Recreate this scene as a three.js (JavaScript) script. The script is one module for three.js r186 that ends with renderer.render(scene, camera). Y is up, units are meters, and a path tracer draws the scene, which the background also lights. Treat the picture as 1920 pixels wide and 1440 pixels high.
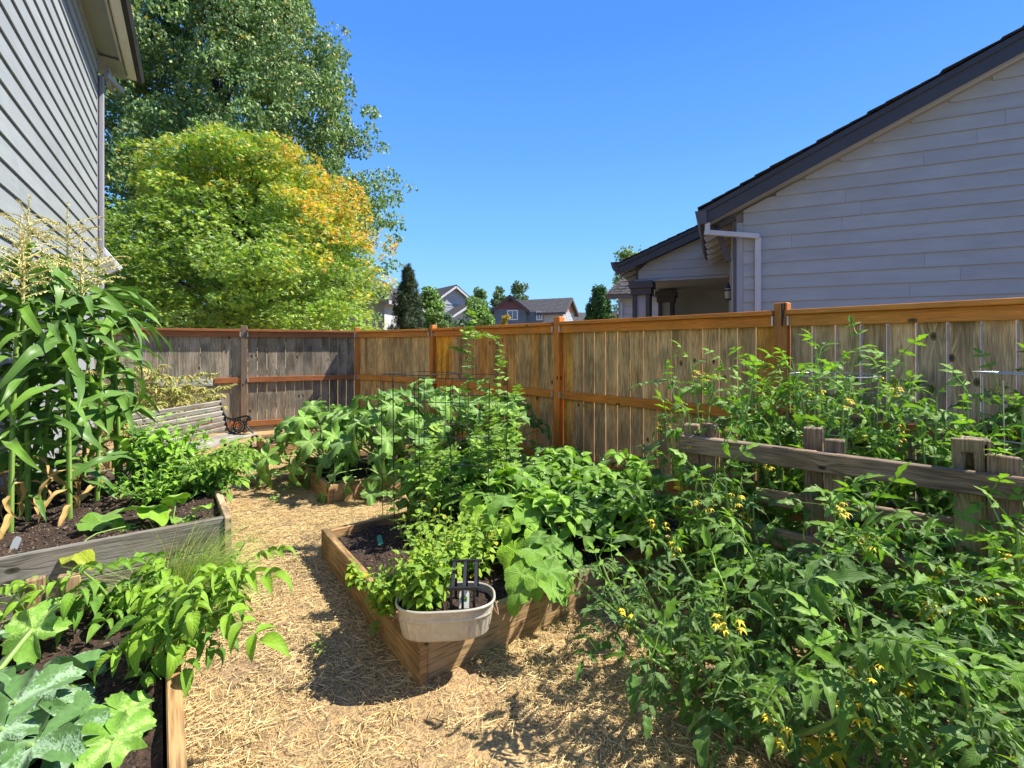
import * as THREE from 'three';
import { mergeGeometries } from 'three/addons/utils/BufferGeometryUtils.js';

// ---------------------------------------------------------------- camera, sky, sun, exposure
const EYE = 1.42, F = 880, HY = 649;                 // eye height (m), focal length and horizon row of the 1920 x 1440 photograph
const scene = new THREE.Scene();
const camera = new THREE.PerspectiveCamera(2 * Math.atan(720 / F) * 180 / Math.PI, 4 / 3, 0.05, 600);
camera.position.set(0, EYE, 0);
camera.lookAt(0, EYE, -10);
camera.setViewOffset(1920, 1440, 0, 720 - HY, 1920, 1440);   // level camera, lens shifted down
const SUN = new THREE.Vector3(0.62, 0.78, -0.07).normalize();
const sun = new THREE.DirectionalLight(new THREE.Color(1.0, 0.93, 0.8), 5.0);
sun.position.copy(SUN).multiplyScalar(40);
sun.castShadow = true;
sun.shadow.mapSize.set(4096, 4096);
Object.assign(sun.shadow.camera, { left: -30, right: 30, top: 30, bottom: -30, near: 1, far: 120 });
scene.add(sun, sun.target);
{ // clear summer sky: air only
  const W = 64, H = 256, d = new Float32Array(W * H * 4);
  const stops = [[-90, .30, .34, .40], [-2, .22, .36, .50], [0, .23, .40, .56], [6, .165, .345, .53], [13, .106, .275, .52], [22, .070, .205, .51], [33, .046, .155, .50], [60, .032, .112, .42], [90, .03, .10, .38]];
  for (let j = 0; j < H; j++) {
    const el = ((j + .5) / H - .5) * 180;
    let k = 0; while (k < stops.length - 2 && el > stops[k + 1][0]) k++;
    const a = stops[k], b = stops[k + 1], t = Math.min(1, Math.max(0, (el - a[0]) / (b[0] - a[0])));
    for (let i = 0; i < W; i++) for (let c = 0; c < 4; c++) d[(j * W + i) * 4 + c] = c < 3 ? a[c + 1] + (b[c + 1] - a[c + 1]) * t : 1;
  }
  const t = new THREE.DataTexture(d, W, H, THREE.RGBAFormat, THREE.FloatType);
  t.mapping = THREE.EquirectangularReflectionMapping; t.magFilter = t.minFilter = THREE.LinearFilter; t.needsUpdate = true;
  scene.background = t; scene.environment = t;
}
const renderer = new THREE.WebGLRenderer({ antialias: true });
renderer.toneMapping = THREE.LinearToneMapping;
renderer.toneMappingExposure = 2.25;
renderer.shadowMap.enabled = true;

// ---------------------------------------------------------------- small helpers
function rng(seed) { let a = seed >>> 0; return () => { a = (a + 0x6D2B79F5) | 0; let t = Math.imul(a ^ (a >>> 15), 1 | a); t = (t + Math.imul(t ^ (t >>> 7), 61 | t)) ^ t; return ((t ^ (t >>> 14)) >>> 0) / 4294967296; }; }
let R = rng(7);
const rr = (a, b) => a + (b - a) * R();
const pick = (a) => a[Math.floor(R() * a.length)];
const lerp = (a, b, t) => a + (b - a) * t, clamp = (x, a, b) => Math.min(b, Math.max(a, x)), sstep = (a, b, x) => { const t = clamp((x - a) / (b - a), 0, 1); return t * t * (3 - 2 * t); };
const V = (X, D, y = 0) => new THREE.Vector3(X, y, -D);                                   // right, forward, up (metres)
const at = (px, py, h = 0) => { const D = (EYE - h) * F / (py - HY); return V((px - 960) / F * D, D, h); };   // where a sight line meets height h
const far = (px, py, D) => V((px - 960) / F * D, D, EYE - (py - HY) / F * D);             // point on a sight line at forward distance D
const C = (r, g, b) => new THREE.Color().setRGB(r, g, b);
function hash(i, j, s) { let h = Math.imul(i, 374761393) ^ Math.imul(j, 668265263) ^ Math.imul(s, 1274126177); h = Math.imul(h ^ (h >>> 13), 1274126177); return ((h ^ (h >>> 16)) >>> 0) / 4294967296; }
function vnoise(x, y, s, px = 0, py = 0) {           // value noise, periodic when px / py are given
  const i = Math.floor(x), j = Math.floor(y), fx = x - i, fy = y - j, u = fx * fx * (3 - 2 * fx), v = fy * fy * (3 - 2 * fy);
  const m = (a, p) => p ? ((a % p) + p) % p : a;
  const a = hash(m(i, px), m(j, py), s), b = hash(m(i + 1, px), m(j, py), s), c = hash(m(i, px), m(j + 1, py), s), d = hash(m(i + 1, px), m(j + 1, py), s);
  return lerp(lerp(a, b, u), lerp(c, d, u), v);
}
function fbm(x, y, s, o = 4, px = 0, py = 0) { let r = 0, a = .5, n = 0; for (let k = 0; k < o; k++) { r += a * vnoise(x, y, s + k, px, py); n += a; a *= .5; x *= 2; y *= 2; px *= 2; py *= 2; } return r / n; }
const used = {};
function numbered(name) { const n = used[name] = (used[name] ?? -1) + 1; return n ? name + '_' + String(n).padStart(3, '0') : name; }
function shade(o) { o.castShadow = true; o.receiveShadow = true; return o; }
function mesh(name, geo, mat, parent) { const m = shade(new THREE.Mesh(geo, mat)); m.name = name; if (parent) parent.add(m); return m; }
function thing(name, label, category, pos, turn = 0, group) {
  const o = new THREE.Group(); o.name = numbered(name); if (pos) o.position.copy(pos); o.rotation.y = turn;
  o.userData = { label, category }; if (group) o.userData.group = group; scene.add(o); return o;
}
function structure(name, geo, mat) { const m = mesh(numbered(name), geo, mat, scene); m.userData = { kind: 'structure' }; return m; }
function stuff(o) { o.userData.kind = 'stuff'; return o; }

// ---------------------------------------------------------------- textures
function dataTex(w, h, fn, { srgb = true, rx = 1, ry = 1 } = {}) {
  const d = new Uint8Array(w * h * 4);
  for (let j = 0; j < h; j++) for (let i = 0; i < w; i++) {
    const c = fn((i + .5) / w, (j + .5) / h), o = (j * w + i) * 4;
    d[o] = clamp(c[0] * 255, 0, 255); d[o + 1] = clamp(c[1] * 255, 0, 255); d[o + 2] = clamp(c[2] * 255, 0, 255); d[o + 3] = 255;
  }
  const t = new THREE.DataTexture(d, w, h); t.wrapS = t.wrapT = THREE.RepeatWrapping; t.magFilter = THREE.LinearFilter; t.minFilter = THREE.LinearMipmapLinearFilter; t.generateMipmaps = true;
  t.repeat.set(rx, ry); if (srgb) t.colorSpace = THREE.SRGBColorSpace; t.needsUpdate = true; return t;
}
// wood: u runs along the grain, one tile is 1.6 m x 0.8 m
function woodTex(seed, { knots = 5, contrast = 1, weather = .25, tint = [1, .97, .92] } = {}) {
  const q = rng(seed), K = Array.from({ length: knots }, () => [q(), q(), .008 + .012 * q()]);
  const lum = (u, v) => {
    let du = 0, dark = 0;
    for (const [a, b, r] of K) {
      let x = u - a, y = v - b; x -= Math.round(x); y -= Math.round(y); x *= 1.6; y *= .8;
      const d = Math.hypot(x * .55, y); if (d < r) dark = Math.max(dark, 1 - d / r * .6);
      du += Math.sign(y || 1) * .03 * Math.exp(-(d * d) / (r * r * 9));
    }
    const w = v + du + .012 * fbm(u * 3, v * 4, seed + 40, 3, 3, 4);
    const ring = Math.abs(((fbm(u * 2, w * 12, seed, 3, 2, 12) * 9) % 1) - .5) * 2;
    const fine = fbm(u * 24, w * 260, seed + 9, 2, 24, 260), mid = fbm(u * 6, w * 60, seed + 5, 3, 6, 60);
    let l = .82 + contrast * (.12 * (ring - .5) + .30 * (mid - .5) + .42 * (fine - .5));
    l *= 1 - weather + weather * 2 * fbm(u * 5, v * 5, seed + 77, 4, 5, 5);
    return [l * (1 - .72 * dark), dark];
  };
  const map = dataTex(1024, 512, (u, v) => { const [l, d] = lum(u, v), b = fbm(u * 4, v * 6, seed + 60, 3, 4, 6) - .5; return [l * (tint[0] + .12 * b), l * tint[1], l * (tint[2] - .12 * b - .1 * d)]; });
  const bump = dataTex(512, 256, (u, v) => { const l = lum(u, v)[0]; return [l, l, l]; }, { srgb: false });
  return { map, bumpMap: bump };
}
const TW = woodTex(11, { knots: 6, contrast: 1.0, weather: .34 }), TG = woodTex(23, { knots: 5, contrast: 1.0, weather: .45, tint: [1, 1, .98] }), TS = woodTex(37, { knots: 4, contrast: .5, weather: .12 });
const std = (o) => new THREE.MeshStandardMaterial(o), phy = (o) => new THREE.MeshPhysicalMaterial(o);
const wood = (t, o = {}) => std({ ...t, color: 0xffffff, vertexColors: true, roughness: .85, bumpScale: .0025, ...o });
const M = {
  fence: wood(TW), stain: wood(TS, { roughness: .62, bumpScale: .0015 }), grey: wood(TG, { bumpScale: .004 }), rough: wood(TG, { bumpScale: .007, roughness: .95 }),
  paint: std({ color: 0xffffff, vertexColors: true, roughness: .6, map: dataTex(256, 256, (u, v) => { const l = .9 + .07 * (fbm(u * 8, v * 40, 3, 3, 8, 40) - .5) + .08 * (fbm(u * 5, v * 5, 9, 3, 5, 5) - .5); return [l, l, l]; }), bumpMap: dataTex(256, 256, (u, v) => { const l = fbm(u * 14, v * 90, 13, 3, 14, 90); return [l, l, l]; }, { srgb: false }), bumpScale: .0012 }),
  iron: std({ color: C(.02, .02, .022), roughness: .45, metalness: .2 }), wire: std({ color: C(.05, .05, .055), roughness: .4, metalness: .7 }), wireZinc: std({ color: C(.5, .52, .55), roughness: .35, metalness: .85 }),
  zinc: std({ color: C(.55, .57, .58), roughness: .45, metalness: .75 }),
  glass: std({ color: C(.12, .16, .2), roughness: .06, metalness: .4 }), black: std({ color: C(.018, .018, .02), roughness: .42 }),
};

// ---------------------------------------------------------------- geometry
class B {                                            // collects triangles with colours
  constructor() { this.p = []; this.uv = []; this.c = []; this.i = []; }
  vert(x, y, z, u = 0, v = 0, c = [1, 1, 1]) { this.p.push(x, y, z); this.uv.push(u, v); this.c.push(c[0], c[1], c[2]); return this.p.length / 3 - 1; }
  tri(a, b, c) { this.i.push(a, b, c); }
  quad(a, b, c, d) { this.i.push(a, b, c, a, c, d); }
  tube(pts, rad, n = 5, c = [1, 1, 1], uvl = 1, cap = true) {
    let prev = null, up = new THREE.Vector3(.3, 1, .2).normalize(), len = 0;
    const T = new THREE.Vector3(), A = new THREE.Vector3(), Bn = new THREE.Vector3();
    pts.forEach((p, k) => {
      T.copy(pts[Math.min(k + 1, pts.length - 1)]).sub(pts[Math.max(k - 1, 0)]).normalize();
      A.copy(up).addScaledVector(T, -up.dot(T)); if (A.lengthSq() < 1e-4) A.set(1, 0, 0).addScaledVector(T, -T.x); A.normalize(); Bn.crossVectors(T, A); up = A.clone();
      if (k) len += p.distanceTo(pts[k - 1]);
      const r = typeof rad === 'function' ? rad(k / (pts.length - 1)) : rad, ring = [];
      for (let j = 0; j <= n; j++) { const a = j / n * Math.PI * 2, x = Math.cos(a) * r, y = Math.sin(a) * r; ring.push(this.vert(p.x + A.x * x + Bn.x * y, p.y + A.y * x + Bn.y * y, p.z + A.z * x + Bn.z * y, len * uvl, j / n * .3, typeof c === 'function' ? c(k / (pts.length - 1)) : c)); }
      if (prev) for (let j = 0; j < n; j++) this.quad(prev[j], prev[j + 1], ring[j + 1], ring[j]);
      if (cap && (k === 0 || k === pts.length - 1)) for (let j = 1; j < n - 1; j++) k ? this.tri(ring[0], ring[j], ring[j + 1]) : this.tri(ring[0], ring[j + 1], ring[j]);
      prev = ring;
    });
    return this;
  }
  geo() {
    const g = new THREE.BufferGeometry();
    g.setAttribute('position', new THREE.Float32BufferAttribute(this.p, 3)); g.setAttribute('uv', new THREE.Float32BufferAttribute(this.uv, 2)); g.setAttribute('color', new THREE.Float32BufferAttribute(this.c, 3));
    g.setIndex(this.i); g.computeVertexNormals(); return g;
  }
}
// chamfered box, uv in wood tiles along its longest side, one colour
function plank(sx, sy, sz, col = [1, 1, 1], { c = .004, warp = 0, tile = [1.6, .8] } = {}) {
  const b = new B(), h = [sx / 2, sy / 2, sz / 2], S = [sx, sy, sz], ou = R(), ov = R();
  c = Math.min(c, Math.min(sx, sy, sz) * .3);
  const L = S.indexOf(Math.max(...S)), jit = [];
  for (let k = 0; k < 8; k++) jit.push([rr(-warp, warp), rr(-warp, warp), rr(-warp, warp)]);
  const pt = (s, ax) => { const q = [0, 1, 2].map((k) => s[k] * (h[k] - (k === ax ? 0 : c))); const j = jit[(s[0] > 0 ? 1 : 0) + (s[1] > 0 ? 2 : 0) + (s[2] > 0 ? 4 : 0)]; return [q[0] + j[0], q[1] + j[1], q[2] + j[2]]; };
  const put = (list) => {                            // list of [corner signs, axis]; face normals by duplicated vertices
    const P = list.map(([s, ax]) => pt(s, ax)), n = new THREE.Vector3().crossVectors(new THREE.Vector3(P[1][0] - P[0][0], P[1][1] - P[0][1], P[1][2] - P[0][2]), new THREE.Vector3(P[2][0] - P[0][0], P[2][1] - P[0][1], P[2][2] - P[0][2]));
    const an = [Math.abs(n.x), Math.abs(n.y), Math.abs(n.z)], N = an.indexOf(Math.max(...an)), cs = [P.reduce((a, q) => a + q[0], 0), P.reduce((a, q) => a + q[1], 0), P.reduce((a, q) => a + q[2], 0)];
    if (n.x * cs[0] + n.y * cs[1] + n.z * cs[2] < 0) P.reverse();
    const U = N === L ? (L + 1) % 3 : L, W = [0, 1, 2].find((k) => k !== N && k !== U);
    const id = P.map((q) => b.vert(q[0], q[1], q[2], q[U] / tile[0] + ou, q[W] / tile[1] + ov, col));
    if (id.length === 4) b.quad(...id); else b.tri(...id);
  };
  for (let ax = 0; ax < 3; ax++) { const [a, d] = [(ax + 1) % 3, (ax + 2) % 3]; for (const s of [-1, 1]) put([[-1, -1], [1, -1], [1, 1], [-1, 1]].map(([x, y]) => { const q = [0, 0, 0]; q[ax] = s; q[a] = x; q[d] = y; return [q, ax]; })); }
  for (let ax = 0; ax < 3; ax++) { const [a, d] = [(ax + 1) % 3, (ax + 2) % 3]; for (const x of [-1, 1]) for (const y of [-1, 1]) { const s1 = [0, 0, 0], s2 = [0, 0, 0]; s1[ax] = -1; s2[ax] = 1; s1[a] = s2[a] = x; s1[d] = s2[d] = y; put([[s1, a], [s2, a], [s2, d], [s1, d]]); } }
  for (const x of [-1, 1]) for (const y of [-1, 1]) for (const z of [-1, 1]) put([[[x, y, z], 0], [[x, y, z], 1], [[x, y, z], 2]]);
  return b.geo();
}
const tone = (c, v = .12) => { const k = 1 + rr(-v, v); return c.map((x) => x * k); };
function board(name, parent, mat, [x, y, z], [sx, sy, sz], col, o = {}) { const m = mesh(name, plank(sx, sy, sz, col, o), mat, parent); m.position.set(x, y, z); if (o.rot) m.rotation.set(...o.rot); return m; }
// a flat slab from an outline in its own x-y plane
function slab(pts, depth, col = [1, 1, 1], tile = [1.6, .8]) {
  const g = new THREE.ExtrudeGeometry(new THREE.Shape(pts.map((p) => new THREE.Vector2(p[0], p[1]))), { depth, bevelEnabled: false });
  const uv = g.attributes.uv, n = uv.count, c = new Float32Array(n * 3), ou = R(), ov = R();
  for (let k = 0; k < n; k++) { uv.setXY(k, uv.getX(k) / tile[0] + ou, uv.getY(k) / tile[1] + ov); c.set(col, k * 3); }
  g.setAttribute('color', new THREE.BufferAttribute(c, 3)); return g;
}
// the site's axes: beds and paths run along these two directions (right/forward)
const U_ = [.80, .60], V_ = [-.60, .80];
const yawOf = (dx, dD) => Math.atan2(dD, dx);        // rotation.y that turns local +x to (right dx, forward dD)

// ================================================================ ground
const groundH = (X, D) => (fbm(X * 1.7 + 50, D * 1.7 + 50, 5, 3) - .5) * .05 + (fbm(X * 9 + 90, D * 9, 8, 2) - .5) * .014;
{
  const xs = [], ds = [];
  for (let x = -220; x < -9; x += (x < -40 ? 30 : 4)) xs.push(x); for (let x = -9; x < 7; x += .08) xs.push(x); for (let x = 7; x <= 260; x += (x < 40 ? 4 : 30)) xs.push(x);
  for (let d = -60; d < -1; d += 8) ds.push(d); for (let d = -1; d < 9.4; d += .08) ds.push(d); for (let d = 9.4; d <= 330; d += (d < 60 ? 5 : 30)) ds.push(d);
  const b = new B(), nx = xs.length;
  for (const d of ds) for (const x of xs) {
    const inn = x > -9 && x < 7 && d > -1 && d < 9.4, h = inn ? groundH(x, d) : 0;
    const bare = sstep(.42, .62, fbm(x * .9 + 13, d * .9 + 4, 21, 4)), c = [lerp(.95, .78, bare), lerp(.94, .75, bare), lerp(.88, .76, bare)];
    b.vert(x, h, -d, x / 2.2, d / 2.2, c);
  }
  for (let j = 0; j < ds.length - 1; j++) for (let i = 0; i < nx - 1; i++) b.quad(j * nx + i, j * nx + i + 1, (j + 1) * nx + i + 1, (j + 1) * nx + i);
  // trodden soil under a scatter of dry straw
  const cv = document.createElement('canvas'); cv.width = cv.height = 2048; const g = cv.getContext('2d');
  const id = g.createImageData(2048, 2048), q = rng(3);
  for (let j = 0; j < 2048; j++) for (let i = 0; i < 2048; i++) {
    const u = i / 2048, v = j / 2048, n = fbm(u * 16, v * 16, 31, 4, 16, 16), f = hash(i, j, 2), m = fbm(u * 120, v * 120, 71, 2, 120, 120), o = (j * 2048 + i) * 4;
    const l = .54 + .32 * (n - .5) + .10 * (f - .5) + .22 * (m - .5); id.data[o] = l * 255; id.data[o + 1] = l * .85 * 255; id.data[o + 2] = l * .63 * 255; id.data[o + 3] = 255;
  }
  g.putImageData(id, 0, 0);
  for (let k = 0; k < 46000; k++) {
    const x = q() * 2048, y = q() * 2048; if (fbm(x / 2048 * 6, y / 2048 * 6, 91, 3, 6, 6) < .27 + .2 * q()) continue;
    const a = q() * 6.28, L = 14 + 60 * q(), bend = (q() - .5) * 26, l = .62 + .38 * q(), e = q();
    g.strokeStyle = `rgba(${235 * l | 0},${(190 + 14 * e) * l | 0},${(116 + 34 * e) * l | 0},${.55 + .4 * q()})`; g.lineWidth = .9 + 1.5 * q();
    for (const ox of [-2048, 0, 2048]) { if (x + ox < -90 || x + ox > 2138) continue; for (const oy of [-2048, 0, 2048]) { if (y + oy < -90 || y + oy > 2138) continue; const X = x + ox, Y = y + oy, c = Math.cos(a), s = Math.sin(a); g.beginPath(); g.moveTo(X, Y); g.quadraticCurveTo(X + c * L / 2 - s * bend, Y + s * L / 2 + c * bend, X + c * L, Y + s * L); g.stroke(); } }
  }
  const t = new THREE.CanvasTexture(cv); t.wrapS = t.wrapT = THREE.RepeatWrapping; t.colorSpace = THREE.SRGBColorSpace; t.needsUpdate = true;
  const bt = dataTex(512, 512, (u, v) => { const l = .6 * fbm(u * 40, v * 40, 51, 3, 40, 40) + .4 * hash(u * 512 | 0, v * 512 | 0, 6); return [l, l, l]; }, { srgb: false });
  structure('ground', b.geo(), std({ map: t, bumpMap: bt, bumpScale: .012, vertexColors: true, roughness: .97 }));
}
// loose straw lying on the path
{
  const b = new B(); const L = .036, pts = [[-1, 0], [-.35, .04], [.3, .03], [1, .06]];
  pts.forEach(([x, y], k) => { const w = k === 0 || k === 3 ? .0005 : .0010; b.vert(x * L, y * L + .001, y * L - w, 0, 0); b.vert(x * L, y * L + .0018, y * L + w, 0, 0); });
  for (let k = 0; k < 3; k++) b.quad(k * 2, k * 2 + 1, k * 2 + 3, k * 2 + 2);
  const N = 200000, im = shade(new THREE.InstancedMesh(b.geo(), std({ color: 0xffffff, roughness: .75 }), N)), m = new THREE.Object3D();
  R = rng(99); let n = 0, tries = 0;
  while (n < N && tries++ < 900000) {
    const D = lerp(1.0, 6.6, Math.pow(R(), 1.35)), X = rr(-3.2, 1.6) + (D > 4 ? -.8 : 0);
    const dens = fbm(X * 1.5 + 33, D * 1.5 + 8, 44, 4) * .75 + .5 * fbm(X * 6, D * 6, 46, 2) - .12; if (dens < .24 + .24 * R()) continue;
    const lift = .004 + .012 * R() * R(); m.position.set(X, groundH(X, D) + lift, -D); m.rotation.set(rr(-.25, .25), rr(0, 6.28), rr(-.25, .25)); m.scale.set(Math.pow(R(), 1.6) * 1.05 + .12, rr(.5, 2), rr(.6, 1.3)); m.updateMatrix(); im.setMatrixAt(n, m.matrix);
    const l = rr(.4, 1.1), o = R(); im.setColorAt(n, C(.66 * l, (.47 + .05 * o) * l, (.18 + .10 * o) * l)); n++;
  }
  im.count = n; im.name = 'straw_litter'; stuff(im); im.userData.label = 'loose golden straw scattered over the garden path'; im.userData.category = 'straw'; scene.add(im);
}

// ================================================================ fences
const BROWNB = [.68, .42, .18], STAIN = [.88, .32, .035], DKSTAIN = [.40, .155, .055];
function fence(name, label, posts, sections) {
  const f = thing(name, label, 'fence', V(posts[0][0], posts[0][1], 0));
  const o = posts[0], top = 1.70;
  posts.forEach(([X, D, s]) => {
    if (s?.skip) return;
    const dx = X - o[0], dz = -(D - o[1]), p = mesh('post', plank(.095, top + .06 + .1, .095, tone(s?.col ?? STAIN, .06), { c: .006 }), M.stain, f);
    p.position.set(dx, (top + .06 - .1) / 2, dz); p.rotation.y = s?.turn ?? 0;
  });
  sections.forEach((S, k) => {
    const a = posts[k], b = posts[k + 1], dx = b[0] - a[0], dD = b[1] - a[1], L = Math.hypot(dx, dD), yaw = yawOf(dx, dD), dir = [dx / L, dD / L], side = S.side ?? 1;
    const nrm = [dir[1] * side, -dir[0] * side];     // towards the garden
    const put = (nm, mat, s, y, off, size, col, op) => { const X = a[0] - o[0] + dir[0] * s + nrm[0] * off, D = a[1] - o[1] + dir[1] * s + nrm[1] * off, m = mesh(nm, plank(...size, col, op), mat, f); m.position.set(X, y, -D); m.rotation.y = yaw; return m; };
    const inner = L - .10, rc = () => tone(S.rail, .07);
    put('top_cap', M.stain, L / 2, top - .019, .012, [inner, .038, .135], rc(), { c: .004 });
    put('top_rail', M.stain, L / 2, top - .0385 - .0445, .012, [inner, .088, .04], rc(), { c: .003 });
    if (!S.noMid) put('middle_rail', M.stain, L / 2, .86, .012, [inner, .088, .04], rc(), { c: .003 });
    put('bottom_rail', M.stain, L / 2, .13, .012, [inner, .09, .04], rc(), { c: .003 });
    put('kick_board', M.fence, L / 2, .02, .0, [inner, .12, .03], tone(S.board, .1), { c: .003 });
    const n = S.n, w = inner / n;
    for (let i = 0; i < n; i++) {
      const col = S.colours ? S.colours(i, n) : tone(S.board, .16);
      put('board', S.mat ?? M.fence, .05 + w * (i + .5), .075 + .775, -.022 + rr(-.003, .002), [w - (S.gap ?? .006) * rr(.4, 1.5), 1.545, .017], col, { c: .002, warp: .0012 });
    }
    for (const s of [.055, L - .055]) for (const [y, hh] of [[top - .083, .075], ...(S.noMid ? [] : [[.86, .07]])]) put('bracket', M.zinc, s, y, .035, [.012, hh, .052], [1, 1, 1], { c: .001 });
  });
  return f;
}
R = rng(5);
const CN = [-2.83, 8.59], BP = [-4.45, 7.80], P1 = [-1.27, 7.57], P2 = [.546, 5.46], P3 = [2.126, 3.69], P4 = [3.80, 1.81], P5 = [5.4, .02];
const backYaw = yawOf(CN[0] - BP[0], CN[1] - BP[1]), sideYaw = yawOf(P3[0] - P2[0], P3[1] - P2[1]);
const backFence = fence('board_fence', 'weathered grey board fence with brown rails running behind the bench', [[-6.3, 6.88, { skip: true }], [BP[0], BP[1], { col: [.22, .17, .14], turn: backYaw }], [CN[0], CN[1], { col: [.62, .25, .05], turn: backYaw }]], [
  { n: 14, board: [.31, .27, .22], rail: DKSTAIN, mat: M.grey, noMid: true, gap: .005 },
  { n: 12, board: [.25, .215, .17], rail: DKSTAIN, mat: M.grey, gap: .0065 }]);
{ // the other half of the middle rail: a brown stub beside the post and a pale painted board with a scroll mark
  const d = [Math.cos(backYaw), Math.sin(backYaw)], put = (nm, mat, s, y, off, size, col) => { const m = mesh(nm, plank(...size, col, { c: .003 }), mat, backFence); m.position.set(BP[0] + 6.3 + d[0] * s + d[1] * off, y, -(BP[1] - 6.88 + d[1] * s - d[0] * off)); m.rotation.y = backYaw; return m; };
  put('middle_rail', M.stain, -.235, .86, .012, [.37, .088, .04], DKSTAIN);
  put('painted_board', M.paint, -.83, .835, .014, [.78, .11, .03], [.42, .46, .45]);
  const cv = document.createElement('canvas'); cv.width = 256; cv.height = 128; const g = cv.getContext('2d'); g.fillStyle = '#bcc4c2'; g.fillRect(0, 0, 256, 128); g.strokeStyle = '#4a5450'; g.lineWidth = 7;
  g.beginPath(); for (let a = 0; a < 12; a += .2) { const r = 5 + a * 2.6, x = 150 + r * Math.cos(a), y = 60 + r * Math.sin(a) * .8; a ? g.lineTo(x, y) : g.moveTo(x, y); } g.stroke(); g.beginPath(); g.moveTo(70, 36); g.quadraticCurveTo(110, 20, 130, 46); g.moveTo(80, 100); g.quadraticCurveTo(130, 112, 215, 96); g.moveTo(205, 30); g.lineTo(222, 66); g.stroke();
  const t = new THREE.CanvasTexture(cv); t.colorSpace = THREE.SRGBColorSpace; const m = put('scroll_mark', std({ map: t, roughness: .7 }), -.53, .838, .031, [.14, .07, .002], [1, 1, 1]); m.geometry = new THREE.BoxGeometry(.14, .07, .002);
}
const mixStain = (i, n) => { const k = Math.pow(R(), 1.6), a = BROWNB, b = [.78, .34, .06]; return tone([lerp(a[0], b[0], k), lerp(a[1], b[1], k), lerp(a[2], b[2], k)], .12); };
const sideFence = fence('board_fence', 'orange stained rail fence with brown boards in front of the neighbouring house', [[...CN, { skip: true }], [...P1, { turn: sideYaw, col: [.76, .29, .04] }], [...P2, { turn: sideYaw, col: [.92, .30, .03] }], [...P3, { turn: sideYaw, col: [.66, .26, .05] }], [...P4, { turn: sideYaw }], [...P5, { turn: sideYaw }]], [
  { n: 12, board: [.70, .48, .21], rail: [.80, .34, .05] },
  { n: 18, board: BROWNB, rail: STAIN, colours: (i, n) => i < 3 ? tone([.98, .46, .03], .04) : mixStain(i, n) },
  { n: 15, board: BROWNB, rail: STAIN, colours: (i, n) => (i === 0 || i === n - 1) ? tone([.74, .36, .07], .1) : tone([.72, .46, .22], .18), gap: .007 },
  { n: 16, board: [.68, .49, .29], rail: [.80, .33, .05], gap: .011 },
  { n: 14, board: [.68, .49, .29], rail: [.80, .33, .05] }]);
{ // black shelf bracket left screwed to a fence post
  const b = new B(), p = [[0, .06, 0], [-.1, .06, 0]].map((q) => new THREE.Vector3(...q)), q = [[0, -.09, 0], [-.09, .055, 0]].map((v) => new THREE.Vector3(...v));
  b.tube(p, .006, 6).tube(q, .005, 6).tube([new THREE.Vector3(0, .07, 0), new THREE.Vector3(0, -.11, 0)], .007, 6);
  const m = mesh(numbered('metal_bracket'), b.geo(), M.black, scene); m.position.set(P3[0] - .045, 1.68, -P3[1] + .075); m.rotation.y = sideYaw + Math.PI / 2 + .5; m.userData = { label: 'small black metal bracket screwed to top of orange fence post', category: 'bracket' };
}

// ================================================================ houses
// wall of lapped planks in a local x-y plane (x along the wall, y up, +z outwards); topAt(x) limits the height
function lapSiding(parent, x0, x1, y0, exposure, topAt, col, { len = 3.66, lines = 60, th = .014, mat = M.paint, v = .035 } = {}) {
  for (let r = 0; r < lines; r++) {
    const ya = y0 + r * exposure, yb = ya + exposure + .012; let x = x0 - rr(0, len);
    while (x < x1) {
      const a = Math.max(x, x0), e = Math.min(x + len, x1); x += len; if (e - a < .01) continue;
      const pts = []; const N = 24;                   // clip the plank by the roof line
      const cut = (xx) => Math.min(yb, topAt(xx)); let s0 = null, s1 = null;
      for (let k = 0; k <= N; k++) { const xx = lerp(a + .0012, e - .0012, k / N); if (topAt(xx) > ya + .004) { if (s0 === null) s0 = xx; s1 = xx; } }
      if (s0 === null || s1 - s0 < .02) continue;
      pts.push([s0, ya], [s1, ya]); for (let k = N; k >= 0; k--) { const xx = lerp(s0, s1, k / N), yy = cut(xx); if (k === N || k === 0 || Math.abs(cut(lerp(s0, s1, (k + 1) / N)) + cut(lerp(s0, s1, (k - 1) / N)) - 2 * yy) > 1e-6) pts.push([xx, Math.max(yy, ya + .002)]); }
      const g = slab(pts.map(([px, py]) => [px, py - yb]), th, tone(col, v), [2.4, 2.4]);
      const m = mesh('siding_plank', g, mat, parent); m.position.set(0, yb, .001); m.rotation.x = -Math.atan((th + .004) / exposure);
    }
  }
}
const SHINGLE = std({ vertexColors: true, roughness: .95, map: dataTex(256, 256, (u, v) => { const l = .6 + .5 * (hash(u * 256 | 0, v * 256 | 0, 3) - .5) + .3 * (fbm(u * 6, v * 6, 4, 3, 6, 6) - .5); return [l, l, l]; }) });
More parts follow.
